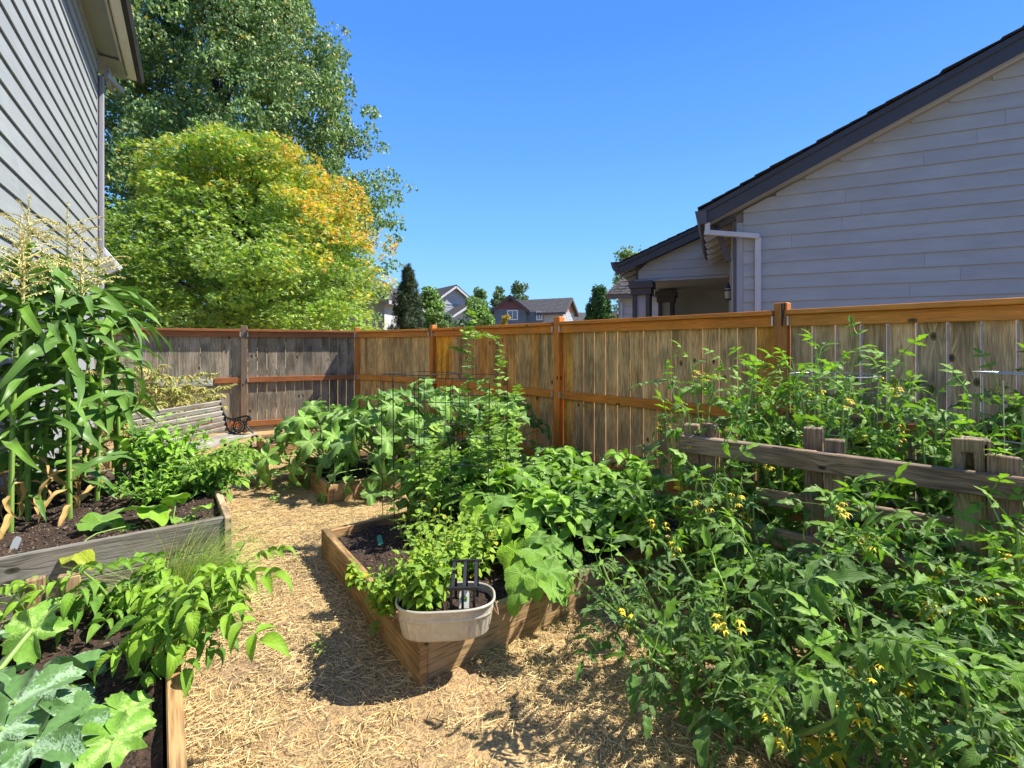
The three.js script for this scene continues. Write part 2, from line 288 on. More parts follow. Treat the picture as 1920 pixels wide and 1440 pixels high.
function shingleRoof(parent, w, len, rows, col, name = 'shingle_course', hip = 0) { // local: x along eave, y up the slope; each course a lapped strip
  for (let r = 0; r < rows; r++) {
    const e = len / rows, b = new B(), c = tone(col, .12), y0 = r * e; let x = y0 * hip, k = 0;
    while (x < w) { const s = Math.min(rr(.12, .34), w - x), z = .006 + .012 * (k++ % 2) * R(), cc = tone(c, .1), i = [b.vert(x, y0, z + .012, x * 2, y0 * 2, cc), b.vert(x + s, y0, z + .012, (x + s) * 2, y0 * 2, cc), b.vert(x + s, y0 + e * 1.15, z, (x + s) * 2, (y0 + e) * 2, cc), b.vert(x, y0 + e * 1.15, z, x * 2, (y0 + e) * 2, cc), b.vert(x, y0, -.012, x * 2, y0 * 2, cc), b.vert(x + s, y0, -.012, x * 2, y0 * 2, cc)]; b.quad(i[0], i[1], i[2], i[3]); b.quad(i[4], i[5], i[1], i[0]); x += s; }
    mesh(name, b.geo(), SHINGLE, parent);
  }
}
R = rng(41);
const LG = [.33, .365, .385], TRIM = [.26, .275, .31], DARK = [.052, .046, .05];
{ // the grey house beside the corn
  const h = thing('grey_house', 'pale grey two storey house with lapped siding beside the tall corn', 'house', V(-6.43, 7.26, 0), yawOf(.563, -.826));
  // local x runs from the far corner towards the camera, +z outwards to the garden side is -z of the local frame: flip by turning the wall
  const w = new THREE.Group(); w.name = 'wall'; w.rotation.y = Math.PI; h.add(w);    // now x runs from the camera side to the far corner at 0, +z faces the garden
  mesh('wall_core', new THREE.BoxGeometry(11, 6.6, .2), M.paint, w).position.set(-5.5, 3.3, -.115); w.children[0].geometry.setAttribute('color', new THREE.Float32BufferAttribute(new Array(24 * 3).fill(.3), 3));
  lapSiding(w, -11, -.14, .1, .196, () => 6.5, LG, { lines: 33 });
  board('corner_board', w, M.paint, [-.07, 3.3, .012], [.14, 6.6, .03], TRIM);
  board('end_wall', w, M.paint, [-.09, 3.3, -4.0], [.12, 6.6, 7.7], tone(LG, 0));
  const ds = mesh('downspout', plank(.09, 5.5, .06, [.30, .30, .35], { c: .01 }), M.paint, w); ds.position.set(-.03, 2.85, .065);
  // eave at the far corner: soffit, barge boards, gutter elbow
  board('soffit', w, M.paint, [-5.1, 5.98, .12], [11.4, .03, .3], LG);
  board('fascia', w, M.paint, [-5.1, 6.0, .29], [11.4, .16, .03], [.50, .53, .55]);
  board('gutter', w, M.paint, [-5.08, 6.02, .40], [11.4, .13, .17], [.82, .84, .85], { c: .02 });
  board('gutter_end_cap', w, M.paint, [.625, 6.02, .40], [.008, .14, .18], [.8, .82, .83]);
  board('eave_end_soffit', w, M.paint, [.3, 5.93, .1], [.6, .03, .42], LG);
  board('eave_return', w, M.paint, [.26, 5.70, .13], [.5, .24, .05], LG, { rot: [0, 0, .12] });
  board('downspout_elbow', w, M.paint, [.24, 5.66, .19], [.62, .075, .06], [.40, .41, .45], { rot: [0, -.22, .10] });
  // lower porch roof further along the end wall
  board('porch_rake', w, M.paint, [.5, 3.35, -.3], [.05, .19, 1.7], [.70, .76, .82], { rot: [.95, 0, 0] });
  board('porch_fascia', w, M.paint, [.40, 3.28, -.3], [.04, .17, 1.6], [.4, .42, .46], { rot: [.95, 0, 0] });
  board('porch_post', w, M.paint, [.55, 1.2, -.75], [.14, 2.4, .14], [.42, .44, .47]);
  board('roof_deck', w, SHINGLE, [-5.2, 7.2, -1.75], [11.7, .08, 5.2], [.1, .1, .11], { rot: [.5, 0, 0] });
}
{ // the neighbouring house behind the orange fence
  const o = [3.54, 7.41], h = thing('blue_grey_house', 'low blue grey neighbouring house with dark gable edge beyond the orange fence', 'house', V(o[0], o[1], 0), yawOf(.913, -.407));
  const w = h;                                       // local x runs along the gable wall, +z faces the garden
  const WALL = [.335, .37, .39], SL = .482, eave = 3.48, ex = -.432;
  const topAt = (x) => eave + (x - ex) * SL - .20;
  const front = new THREE.Group(); front.name = 'gable_siding'; front.rotation.y = 0; w.add(front);
  lapSiding(front, .1, 8.6, .1, .2, (x) => Math.min(topAt(x), 6.6), WALL, { lines: 34 });
  const cs = [[.0, .0], [8.6, .0], [8.6, 7.2], [.0, topAt(0)]];
  const core = mesh('wall_core', slab(cs, .18, [.2, .2, .2]), M.paint, w); core.position.set(0, 0, -.2);
  board('corner_board', w, M.paint, [.05, 1.68, .008], [.10, 3.36, .03], [.30, .34, .39]); board('corner_trim', w, M.paint, [-.02, 1.68, .012], [.045, 3.36, .045], [.075, .075, .085]);
  board('side_wall', w, M.paint, [-.02, 1.75, -3.2], [.06, 3.5, 6.3], WALL);
  // rake boards and the shingle edge above them
  const ang = Math.atan(SL), Lr = 9.6, cx = ex - .03 + Math.cos(ang) * Lr / 2, cy = eave + Math.sin(ang) * Lr / 2;
  board('rake_board', w, M.paint, [cx, cy - .08, .30], [Lr, .175, .035], [.036, .041, .052], { rot: [0, 0, ang] });
  board('rake_trim', w, M.paint, [cx - .03, cy + .03, .325], [Lr, .075, .04], [.03, .034, .044], { rot: [0, 0, ang] });
  board('rake_soffit', w, M.paint, [cx + .06, cy - .13, .14], [Lr, .02, .3], WALL, { rot: [0, 0, ang] });
  const roof = new THREE.Group(); roof.name = 'roof'; w.add(roof); roof.position.set(ex - .1, eave + .06, .38); roof.rotation.set(0, 0, ang);
  { const sl = roof, rows = 44, e = Lr / rows;
    for (let r = 0; r < rows; r++) { const m = board('shingle_course', sl, SHINGLE, [r * e + e * .55, .022 + rr(0, .006), -3.0], [e * 1.15, .016, 6.0 + rr(-.05, .06)], tone([.055, .052, .06], .2), { c: .002, rot: [0, 0, -.055] }); m.position.z += rr(-.02, .02); } }
  board('roof_deck', roof, M.paint, [Lr / 2, -.02, -3.0], [Lr, .03, 5.9], [.06, .06, .06]);
  // gutter seen end on, its downspout and the bracketed eave
  const gut = mesh('gutter', slab([[-.13, .10], [-.10, -.02], [-.06, -.10], [.04, -.10], [.04, .10], [.03, .10], [.03, -.085], [-.05, -.085], [-.085, -.015], [-.115, .10]], 6.0, [.06, .062, .075]), M.paint, w); gut.position.set(ex - .03, eave - .06, -5.64);
  const ec = mesh('gutter_end_cap', slab([[-.13, .10], [-.10, -.02], [-.06, -.10], [.04, -.10], [.04, .10]], .006, [.07, .072, .085]), M.paint, w); ec.position.set(ex - .03, eave - .06, .362);
  const DS = [.50, .53, .57];
  board('downspout', w, M.paint, [ex + .02, eave - .23, .30], [.075, .17, .06], DS); 
  board('downspout', w, M.paint, [ex + .36, eave - .33, .20], [.80, .075, .06], DS, { rot: [0, .28, -.11] });
  board('downspout', w, M.paint, [.30, 1.55, .06], [.085, 3.08, .06], DS);
  for (let k = 0; k < 5; k++) board('rafter_tail', w, M.paint, [-.24, eave - .17, -.3 - k * .6], [.5, .1, .045], WALL, { rot: [0, 0, ang] });
  board('eave_soffit', w, M.paint, [-.22, eave - .1, -2.9], [.5, .02, 5.6], WALL, { rot: [0, 0, ang] });
  board('eave_bracket', w, M.paint, [-.22, eave - .36, .03], [.09, .75, .07], DARK, { rot: [0, 0, .3] });
  board('eave_bracket', w, M.paint, [-.22, eave - .13, .03], [.45, .09, .07], DARK, { rot: [0, 0, ang] });
  // recessed porch with its own small gable three metres further back
  const p = new THREE.Group(); p.name = 'porch'; w.add(p); p.position.set(-2.0, 0, -2.99);      // its own local x = 0 at the outer column
  const pt = (x) => 3.27 + (x + .42) * .40 - .16;
  const ps = new THREE.Group(); ps.name = 'porch_gable'; ps.position.copy(p.position); w.add(ps);
  for (let r = 0; r < 9; r++) { const ya = 2.97 + r * .19, x0 = Math.max(.02, (ya + .2 - 3.27) / .40 - .42 + .02), pts = [[Math.max(.02, (ya + .17 - 3.27) / .40 - .40), ya], [3.4, ya], [3.4, ya + .2], [Math.max(.02, (ya + .2 + .17 - 3.27) / .40 - .40), ya + .2]]; if (pts[0][0] > 3.2) break; const m = mesh('siding_plank', slab(pts.map(([a, b]) => [a, b - ya - .2]), .014, tone(WALL, .03), [2.4, 2.4]), M.paint, ps); m.position.set(0, ya + .2, .0); m.rotation.x = -.09; }
  mesh('gable_core', slab([[0, 2.95], [3.6, 2.95], [3.6, 4.6], [0, 3.2]], .1, [.2, .2, .2]), M.paint, p).position.z = -.12;
  board('porch_corner_board', p, M.paint, [-.01, 3.12, .0], [.05, .36, .05], DARK);
  board('porch_beam', p, M.paint, [1.7, 2.93, .0], [3.5, .06, .16], [.30, .31, .33]);
  const pa = Math.atan(.40); 
  board('porch_rake', p, M.paint, [1.4, 3.27 + 1.8 * .40 - .10, .26], [4.0, .17, .035], [.036, .041, .052], { rot: [0, 0, pa] });
  board('porch_rake_trim', p, M.paint, [1.39, 3.27 + 1.8 * .40 + .01, .285], [4.0, .075, .04], [.03, .034, .044], { rot: [0, 0, pa] });
  for (let r = 0; r < 18; r++) board('shingle_course', p, SHINGLE, [-.36 + r * .21 * Math.cos(pa), 3.36 + r * .21 * Math.sin(pa), -1.2], [.25, .016, 3.05], tone([.055, .052, .06], .2), { c: .002, rot: [0, 0, pa - .05] });
  const pg = mesh('porch_gutter', slab([[-.13, .10], [-.10, -.02], [-.06, -.10], [.04, -.10], [.04, .10]], 2.9, [.06, .06, .07]), M.paint, p); pg.position.set(-.44, 3.27, -2.6);
  for (let k = 0; k < 3; k++) board('rafter_tail', p, M.paint, [-.22, 3.20, .12 - k * .6], [.4, .08, .04], WALL, { rot: [0, 0, pa] });
  const column = (x, z, n) => { const c = new THREE.Group(); c.name = 'column'; w.add(c); c.position.set(p.position.x + x, 0, p.position.z + z);
    board('column_face', c, M.paint, [0, 1.3, 0], [.26, 2.6, .26], [.36, .38, .41]); for (const [a, bb] of [[-.15, .15], [.15, .15], [-.15, -.15], [.15, -.15]]) board('corner_trim', c, M.paint, [a, 1.3, bb], [.09, 2.6, .09], DARK);
    board('capital', c, M.paint, [0, 2.68, 0], [.46, .16, .46], DARK); board('capital', c, M.paint, [0, 2.83, 0], [.54, .16, .54], DARK); };
  column(.10, -.05); column(.42, -2.2);
  board('porch_ceiling', p, M.paint, [1.9, 2.98, -1.6], [3.8, .03, 3.1], WALL);
  board('porch_back_wall', p, M.paint, [2.3, 1.6, -2.9], [3.9, 3.2, .06], WALL);
  board('porch_corner_trim', p, M.paint, [2.2, 1.45, -2.84], [.05, 2.95, .06], DARK);
  { const l = new THREE.Group(); l.name = 'wall_lantern'; w.add(l); const b = new B(); b.tube([0, .05, .10, .16].map((y) => new THREE.Vector3(0, y, 0)), (t) => lerp(.075, .02, t), 8); mesh('lantern_top', b.geo(), M.black, l); const b2 = new B(); b2.tube([-.14, -.05, .05].map((y) => new THREE.Vector3(0, y, 0)), (t) => lerp(.05, .065, t), 8); mesh('lantern_glass', b2.geo(), std({ color: C(.28, .28, .26), roughness: .3 }), l); const b3 = new B(); b3.tube([new THREE.Vector3(0, -.17, 0), new THREE.Vector3(0, -.14, 0)], .05, 8); mesh('lantern_base', b3.geo(), M.black, l); l.position.set(p.position.x + 1.9, 2.45, p.position.z + 1.5); }
}
{ // garage wing with a grey brown shingle roof
  const h = thing('shingled_garage', 'small grey garage wing with light brown shingle roof behind the porch columns', 'garage', V(3.42, 17.0, 0), yawOf(.94, -.34));
  board('wall', h, M.paint, [1.9, 1.5, -1.5], [3.0, 3.0, 2.6], [.42, .43, .45]);
  for (let r = 0; r < 11; r++) board('siding_plank', h, M.paint, [1.9, .2 + r * .28, -.185], [3.0, .27, .02], tone([.42, .43, .45], .03), { rot: [-.03, 0, 0] });
  board('fascia', h, M.paint, [1.75, 3.2, .1], [3.5, .18, .04], [.16, .13, .11]);
  const rf = new THREE.Group(); rf.name = 'roof'; h.add(rf); rf.position.set(0, 3.27, .15); rf.rotation.x = -.75; shingleRoof(rf, 3.5, 1.2, 9, [.34, .30, .26], 'shingle_course', .62);
  board('downspout', h, M.paint, [.52, 1.5, -.1], [.08, 3.0, .07], [.5, .51, .53]);
  mesh('porch_lamp', new THREE.SphereGeometry(.1, 10, 8), std({ color: C(.4, .36, .28), roughness: .4 }), h).position.set(.3, 2.6, .0);
}
// far houses: a gabled block with siding courses, roof, trims and windows
function gableBlock(h, { w, d, e, rise, wall, gable, trim = [.7, .72, .74], roofc, name = '' }) {   // gable faces +z at z = 0; x centred
  const hw = w / 2, ov = .35, s = rise / hw, ang = Math.atan(s), Ls = Math.hypot(hw + ov, (hw + ov) * s);
  mesh(name + 'wall', slab([[-hw, 0], [hw, 0], [hw, e], [-hw, e]], d, wall, [2.4, 2.4]), M.paint, h).position.z = -d;
  for (let y = .2; y < e - .1; y += .3) { const m = board('siding_plank', h, M.paint, [0, y + .15, .012], [w, .3, .02], tone(wall, .03), { c: .002, rot: [-.045, 0, 0] }); }
  mesh('gable', slab([[-hw, e], [hw, e], [0, e + rise]], .08, gable ?? wall, [2.4, 2.4]), M.paint, h).position.z = -.05;
  if (!gable) for (let y = e; y < e + rise - .3; y += .3) { const ww = hw * (1 - (y + .3 - e) / rise) * 2; if (ww > .3) board('siding_plank', h, M.paint, [0, y + .15, .045], [ww, .3, .02], tone(wall, .03), { c: .002, rot: [-.045, 0, 0] }); }
  for (const sd of [-1, 1]) {
    board('roof', h, SHINGLE, [sd * (hw + ov) / 2, e + rise - (hw + ov) * s / 2 + .08, -d / 2 + .1], [Ls, .1, d + .7], roofc, { c: .01, rot: [0, 0, -sd * ang] });
    board('rake_board', h, M.paint, [sd * (hw + ov) / 2, e + rise - (hw + ov) * s / 2 - .05, .42], [Ls, .2, .06], trim, { rot: [0, 0, -sd * ang] });
    board('fascia', h, M.paint, [sd * (hw + ov), e - ov * s + .0, -d / 2 + .1], [.06, .18, d + .6], trim);
  }
}
function windowPart(h, x, y, w, hh, z = .03, turn = 0) { const g = new THREE.Group(); g.name = 'window'; h.add(g); g.position.set(x, y, z); g.rotation.y = turn; mesh('pane', new THREE.BoxGeometry(w, hh, .03), M.glass, g); for (const [a, b, c, d] of [[0, hh / 2, w + .14, .1], [0, -hh / 2, w + .14, .1], [-w / 2, 0, .1, hh], [w / 2, 0, .1, hh], [0, 0, .06, hh]]) board('frame', g, M.paint, [a, b, .02], [c, d, .06], [.75, .77, .8], { c: .005 }); }
R = rng(61);
{ // white sided house with a maroon gable behind the birch
  const D = 24, c = far(690, 640, D), h = thing('white_sided_house', 'white sided house with maroon gable half hidden behind the birch', 'house', V(-9.05, D, 0), -.08);
  gableBlock(h, { w: 5.2, d: 7, e: 3.85, rise: 1.75, wall: [.60, .63, .66], gable: [.13, .035, .045], roofc: [.12, .11, .11], trim: [.5, .5, .52] });
  windowPart(h, 1.2, 2.2, .8, 1.1);
}
{ // grey two storey house
  const h = thing('grey_gabled_house', 'grey two storey house with lower garage gable behind the small trees', 'house', V(-4.95, 40, 0), .62);
  gableBlock(h, { w: 4.4, d: 6, e: 4.95, rise: 1.55, wall: [.42, .45, .49], roofc: [.10, .095, .095], trim: [.62, .64, .66] });
  const g2 = new THREE.Group(); g2.name = 'garage_gable'; h.add(g2); g2.position.set(.35, 0, 1.6); gableBlock(g2, { w: 2.6, d: 1.6, e: 4.0, rise: .8, wall: [.45, .48, .52], roofc: [.12, .115, .115], trim: [.62, .64, .66] });
  board('vent_pipe', h, M.paint, [-.3, 6.55, -4.5], [.1, .7, .1], [.5, .5, .5]);
}
{ // blue house with maroon gables
  const h = thing('blue_gabled_house', 'dark blue house with maroon gables and long grey roof above the fence', 'house', V(-.2, 45, 0), -.02);
  gableBlock(h, { w: 3.1, d: 4.5, e: 4.95, rise: 1.25, wall: [.11, .15, .205], gable: [.16, .06, .065], roofc: [.2, .19, .19], trim: [.09, .065, .07] });
  windowPart(h, .25, 4.4, .95, .85); board('attic_vent', h, M.black, [0, 5.75, .06], [.3, .34, .06], [1, 1, 1]);
  const g2 = new THREE.Group(); g2.name = 'side_wing'; h.add(g2); g2.position.set(5.75, 0, -1.6); g2.rotation.y = Math.PI / 2 - .45;
  gableBlock(g2, { w: 3.4, d: 5.2, e: 4.8, rise: 1.3, wall: [.40, .43, .46], gable: [.38, .22, .2], roofc: [.19, .18, .18], trim: [.1, .075, .08] });
  board('wing_front', h, M.paint, [3.1, 2.4, -1.0], [3.2, 4.8, .1], [.10, .14, .19]);
  for (let y = 3.3; y < 4.7; y += .3) board('siding_plank', h, M.paint, [3.1, y + .15, -.93], [3.2, .3, .02], tone([.105, .145, .195], .04), { rot: [-.04, 0, 0] });
  windowPart(h, 2.85, 4.4, .5, .8, -.88); windowPart(h, 4.25, 4.4, .45, .8, -.88);
}
{ const h = thing('distant_roofed_house', 'far grey roof with small vent pipe peeping over the orange fence', 'house', V(10.5, 66, 0), .05); board('wall', h, M.paint, [0, 2, -2], [8, 4, 4], [.35, .37, .4]); board('roof', h, SHINGLE, [0, 5.0, -1], [9, .15, 5], [.17, .165, .165], { rot: [.55, 0, 0] }); board('vent_pipe', h, M.paint, [1.6, 6.4, -2.2], [.15, .9, .15], [.5, .5, .5]); }

// ================================================================ raised beds
const soilMat = std({ vertexColors: true, roughness: 1, map: dataTex(512, 512, (u, v) => { const l = .55 + .7 * (hash(u * 512 | 0, v * 512 | 0, 8) - .5) * fbm(u * 30, v * 30, 3, 2, 30, 30) + .5 * (fbm(u * 40, v * 40, 12, 3, 40, 40) - .5); return [l, l * .86, l * .74]; }), bumpMap: dataTex(512, 512, (u, v) => { const l = fbm(u * 60, v * 60, 19, 3, 60, 60); return [l, l, l]; }, { srgb: false }), bumpScale: .02 });
function bed(label, X, D, lu, lv, h, col, { rows = 1, soil = -.045, cols, mat = M.grey } = {}) {   // (X, D): the corner nearest the camera along both axes
  const g = thing('raised_bed', label, 'raised bed', V(X, D, 0), yawOf(...U_)), T = .042, ph = h / rows;   // local x along U, local -z along V
  for (let r = 0; r < rows; r++) {
    const y = ph * (r + .5) - (r ? 0 : .02), hh = ph - .003 + (r ? 0 : .04), cc = (k) => tone(cols?.[k] ?? col, .07);
    board('plank', g, mat, [lu / 2, y, -T / 2], [lu - .004, hh, T], cc(0), { warp: .002 });
    board('plank', g, mat, [lu / 2, y, -lv + T / 2], [lu - .004, hh, T], cc(1), { warp: .002 });
    board('plank', g, mat, [-T / 2, y + .002, -lv / 2], [T, hh, lv + .03], cc(2), { warp: .002 });
    board('plank', g, mat, [lu + T / 2, y + .002, -lv / 2], [T, hh, lv + .03], cc(3), { warp: .002 });
  }
  for (const [a, b] of [[.03, -.07], [lu - .03, -.07], [.03, -lv + .07], [lu - .03, -lv + .07]]) board('corner_post', g, mat, [a, h / 2 - .04, b], [.06, h - .06, .05], tone(col, .1));
  const b = new B(), n = 46, m = 34;
  for (let j = 0; j <= m; j++) for (let i = 0; i <= n; i++) { const x = lerp(.01, lu - .01, i / n), z = -lerp(.05, lv - .05, j / m), yy = h + soil + (fbm(x * 5 + X * 9, z * 5 + 40, 15, 3) - .5) * .06 + (fbm(x * 26, z * 26 + 40, 17, 2) - .5) * .03, k = .8 + .5 * fbm(x * 9 + 4, z * 9 + 70, 29, 3); b.vert(x, yy, z, x / .7, z / .7, [.12 * k, .088 * k, .066 * k]); }
  for (let j = 0; j < m; j++) for (let i = 0; i < n; i++) { const a = j * (n + 1) + i; b.quad(a, a + 1, a + n + 2, a + n + 1); }
  const s = mesh('soil', b.geo(), soilMat, g);
  return g;
}
R = rng(71);
const BRN = [.36, .225, .105], GRY = [.22, .2, .175], TAN = [.44, .26, .11];
const bedC = bed('brown plank raised bed holding beans, with oval tub on its corner', -.361, 1.985, 2.35, 1.45, .2, BRN, { cols: [[.40, .26, .13], BRN, [.36, .22, .095], BRN] });
const bedA = bed('tall weathered grey plank bed of sweet corn beside the house wall', -1.76 - .8 * 1.18, 2.87 - .6 * 1.18, 1.18, 1.9, .375, GRY, { rows: 2, cols: [[.2, .186, .168], GRY, GRY, [.42, .32, .2]] });
const bedD = bed('brown plank bed under the large zucchini mound', -1.59, 4.165, 1.9, 1.2, .19, BRN);
const bedB = bed('tan plank bed of silvery zucchini with short wooden stakes behind', -1.655 - .8 * 1.2 + .6 * 1.7, 2.235 - .6 * 1.2 - .8 * 1.7, 1.2, 1.7, .3, GRY, { cols: [GRY, [.22, .17, .12], GRY, TAN] });
const bedE = bed('small low brown bed between the bench and the grey fence', -3.05, 5.95, 1.2, .85, .17, BRN);
// bark crumbs and pale chips on the soil of the beds
{
  const g = new THREE.IcosahedronGeometry(.0045, 0), N = 16000, im = shade(new THREE.InstancedMesh(g, std({ color: 0xffffff, roughness: 1 }), N)), m = new THREE.Object3D(); let n = 0;
  for (const [b, lu, lv, h, cnt] of [[bedC, 2.35, 1.45, .2, 7000], [bedA, 1.18, 1.9, .375, 5000], [bedD, 1.9, 1.2, .19, 900], [bedB, 1.2, 1.7, .3, 3000]]) for (let k = 0; k < cnt && n < N; k++) {
    const x = rr(.05, lu - .05), z = -rr(.06, lv - .06), X = b.position.x / 1, yy = h - .045 + (fbm(x * 5 + X * 9, z * 5 + 40, 15, 3) - .5) * .06 + (fbm(x * 26, z * 26 + 40, 17, 2) - .5) * .03;
    m.position.set(x, yy + .002, z).applyAxisAngle(new THREE.Vector3(0, 1, 0), b.rotation.y).add(b.position); m.rotation.set(rr(0, 6), rr(0, 6), rr(0, 6)); const s = rr(.4, 1.5); m.scale.set(s * rr(.6, 2.2), s * .7, s); m.updateMatrix(); im.setMatrixAt(n, m.matrix);
    const l = rr(.4, 1.3), pale = R() < .10; im.setColorAt(n, pale ? C(.2, .15, .1) : C(.085 * l, .06 * l, .045 * l)); n++;
  }
  im.count = n; im.name = 'soil_crumbs'; stuff(im); im.userData.label = 'dark bark crumbs lying on the soil of the raised beds'; im.userData.category = 'mulch'; scene.add(im);
}
// short wooden stakes behind the near bed
[[66, 1084, .06, .17, 'short square wooden stake standing apart behind the near bed'], [113, 1079, .055, .22, 'thick leaning wooden stake behind the near bed, beside a paler stake'], [137, 1078, .05, .2, 'pale cut wooden stake behind the near bed, under potato leaves']].forEach(([px, py, w, l, label], k) => {
  const p = at(px, py, .44), m = mesh(numbered('wooden_stake'), plank(w, .5, .035, tone([.36, .25, .14], .1)), M.grey, scene); m.position.set(p.x, .19, p.z); m.rotation.set(0, yawOf(...U_) + rr(-.1, .1), k === 1 ? -.08 : 0); m.userData = { label, category: 'stake', group: 'stakes behind the near bed' };
});

// ================================================================ rustic tomato trellis
function trellis(label, A, Bp, postsAt, { leanTop = .97, back = false } = {}) {
  const dx = Bp[0] - A[0], dD = Bp[1] - A[1], L = Math.hypot(dx, dD), g = thing('rustic_trellis', label, 'trellis', V(A[0], A[1], 0), yawOf(dx, dD)), RC = [.30, .21, .145];
  postsAt.forEach(([s, h, w, hole, z, lean]) => {
    if (hole) {
      const hw = w / 2, sh = new THREE.Shape([[-hw, -.05], [hw, -.05], [hw, h], [-hw, h]].map((q) => new THREE.Vector2(...q))), ho = new THREE.Path([[-hw * .55, h - .05], [hw * .45, h - .05], [hw * .5, h - .17], [-hw * .35, h - .17]].map((q) => new THREE.Vector2(...q))); sh.holes.push(ho);
      const e = new THREE.ExtrudeGeometry(sh, { depth: .028, bevelEnabled: true, bevelSize: .003, bevelThickness: .003, bevelSegments: 1 }), n = e.attributes.position.count, c = new Float32Array(n * 3); for (let k = 0; k < n; k++) { c.set(tone([.36, .29, .18], .02), k * 3); const uv = e.attributes.uv; uv.setXY(k, uv.getY(k) / 1.6, uv.getX(k) / .8); } e.setAttribute('color', new THREE.BufferAttribute(c, 3));
      const m = mesh('post', e, M.rough, g); m.position.set(s, 0, z); m.rotation.z = lean;
      board('post_backing', g, M.rough, [s, h - .12, z - .075], [w * .98, .24, .03], tone([.36, .29, .18], .05)); for (const q of [-1, 1]) board('post_cheek', g, M.rough, [s + q * w * .42, h - .12, z - .031], [.014, .24, .055], tone([.36, .29, .18], .05)); board('post_cheek', g, M.rough, [s, h - .012, z - .031], [w * .68, .02, .055], tone([.36, .29, .18], .05));
    } else board('post', g, M.rough, [s, h / 2 - .03, z], [w, h + .06, .045], tone(RC, .15), { rot: [0, 0, lean], warp: .004, c: .005 });
  });
  for (const [y, hh, s0, s1, z, t] of back ? [[.86, .09, -.1, L + .4, .04, 0], [.70, .07, .2, L + .4, -.03, 0], [.42, .09, -.1, L, .04, 0]] : [[.85, .10, -.03, L + .9, .045, -.012], [.43, .095, -.02, L + .9, .045, -.02], [.62, .08, .35, L + .2, -.05, .01], [.16, .09, -.03, L + .9, .045, 0]])
    board('rail', g, M.rough, [(s0 + s1) / 2, y, z], [s1 - s0, hh, .034], tone(RC, .12), { rot: [0, 0, t], warp: .006, c: .005 });
  return g;
}
R = rng(77);
trellis('weathered split board trellis rail running in front of the tomatoes', [1.02, 2.72], [2.06, 1.90], [[.045, .97, .08, false, -.01, .05], [.10, .985, .075, false, .005, -.04], [.62, 1.01, .085, false, -.035, .02], [.70, .965, .085, false, .0, 0], [1.20, 1.02, .095, true, -.035, .03], [1.275, .97, .10, false, .0, 0], [1.9, .98, .09, false, 0, 0]]);
trellis('weathered board trellis standing among tomatoes close to the fence', [1.62, 3.45], [2.95, 2.38], [[.10, 1.0, .08, false, 0, .05], [.22, .98, .085, false, -.02, 0], [.75, .97, .08, false, 0, 0], [1.35, 1.0, .085, true, -.02, 0], [1.45, .98, .085, false, 0, .02], [2.0, .98, .085, false, 0, 0]], { back: true });

// ================================================================ bench
{
  const p0 = V(-3.40, 5.70, 0), g = thing('garden_bench', 'grey slatted garden bench with black cast iron scroll arms', 'bench', V(-3.54, 5.74, 0), yawOf(-.13, -1));
  const L = 1.22, col = [.36, .335, .30];              // local x runs along the bench, +z is its front after the turn below
  const s = 1;                                       // local +z: (sin yaw, -cos yaw)
  const F_ = -1;                                     // the front lies on local -z
  for (let k = 0; k < 6; k++) { const t = k / 5; board('seat_slat', g, M.grey, [L / 2, .365 - .02 * Math.sin(t * 3), F_ * (.10 + k * .068)], [L, .022, .056], tone(col, .09), { rot: [F_ * .06 * (t - .5), 0, 0] }); }
  for (let k = 0; k < 6; k++) { const y = .43 + k * .063, lean = .30, z = F_ * (.075 - (y - .40) * lean); board('back_slat', g, M.grey, [L / 2, y, z], [L, .054, .02], tone(col, .09), { rot: [F_ * .30, 0, 0] }); }
  for (const x of [.015, L - .015]) {
    const e = new B(), q = (y, z) => new THREE.Vector3(0, y, F_ * z), cv = (a, n = 20) => new THREE.CatmullRomCurve3(a.map(([y, z]) => q(y, z))).getPoints(n);
    e.tube(cv([[.80, -.055], [.76, -.03], [.62, .02], [.48, .06], [.40, .10], [.36, .2], [.355, .36], [.345, .46], [.31, .50], [.29, .475]], 34), .013, 6);   // back upright into the seat line and front scroll
    e.tube(cv([[.62, .02], [.56, .07], [.545, .16], [.57, .26], [.585, .34], [.57, .385], [.54, .385], [.535, .36]], 26), .013, 6);                                 // arm with its scroll
    e.tube(cv([[.565, .36], [.50, .33], [.46, .345], [.40, .40], [.36, .44]], 16), .010, 6);                                                                 // front of the arm panel
    e.tube(cv([[.34, .42], [.25, .40], [.15, .40], [.06, .43], [0, .455]], 16), .014, 6); e.tube(cv([[.36, .10], [.25, .06], [.12, .0], [.0, -.05]], 16), .014, 6);   // legs
    e.tube(cv([[.2, .40], [.22, .25], [.2, .045]], 12), .008, 5);
    for (const [r, w] of [[.075, .009], [.045, .007]]) { const c = []; for (let k = 0; k <= 20; k++) { const a = k / 20 * Math.PI * 2; c.push(q(.455 + r * Math.sin(a), .235 + r * Math.cos(a))); } e.tube(c, w, 5, [1, 1, 1], 1, false); }
    for (let k = 0; k < 8; k++) { const a = k / 8 * Math.PI * 2, c = []; for (let j = 0; j <= 8; j++) { const b = j / 8 * Math.PI * 2; c.push(q(.455 + .09 * Math.sin(a) + .017 * Math.sin(b), .235 + .09 * Math.cos(a) + .017 * Math.cos(b))); } e.tube(c, .0045, 4, [1, 1, 1], 1, false); }
    for (const [cy, cz] of [[.40, .155], [.405, .315], [.52, .10], [.53, .32]]) { const c = []; for (let j = 0; j <= 10; j++) { const b = j / 10 * Math.PI * 2; c.push(q(cy + .024 * Math.sin(b), cz + .024 * Math.cos(b))); } e.tube(c, .005, 4, [1, 1, 1], 1, false); }
    const m = mesh('end_frame', e.geo(), M.iron, g); m.position.x = x;
  }
  g.scale.setScalar(.98);
}

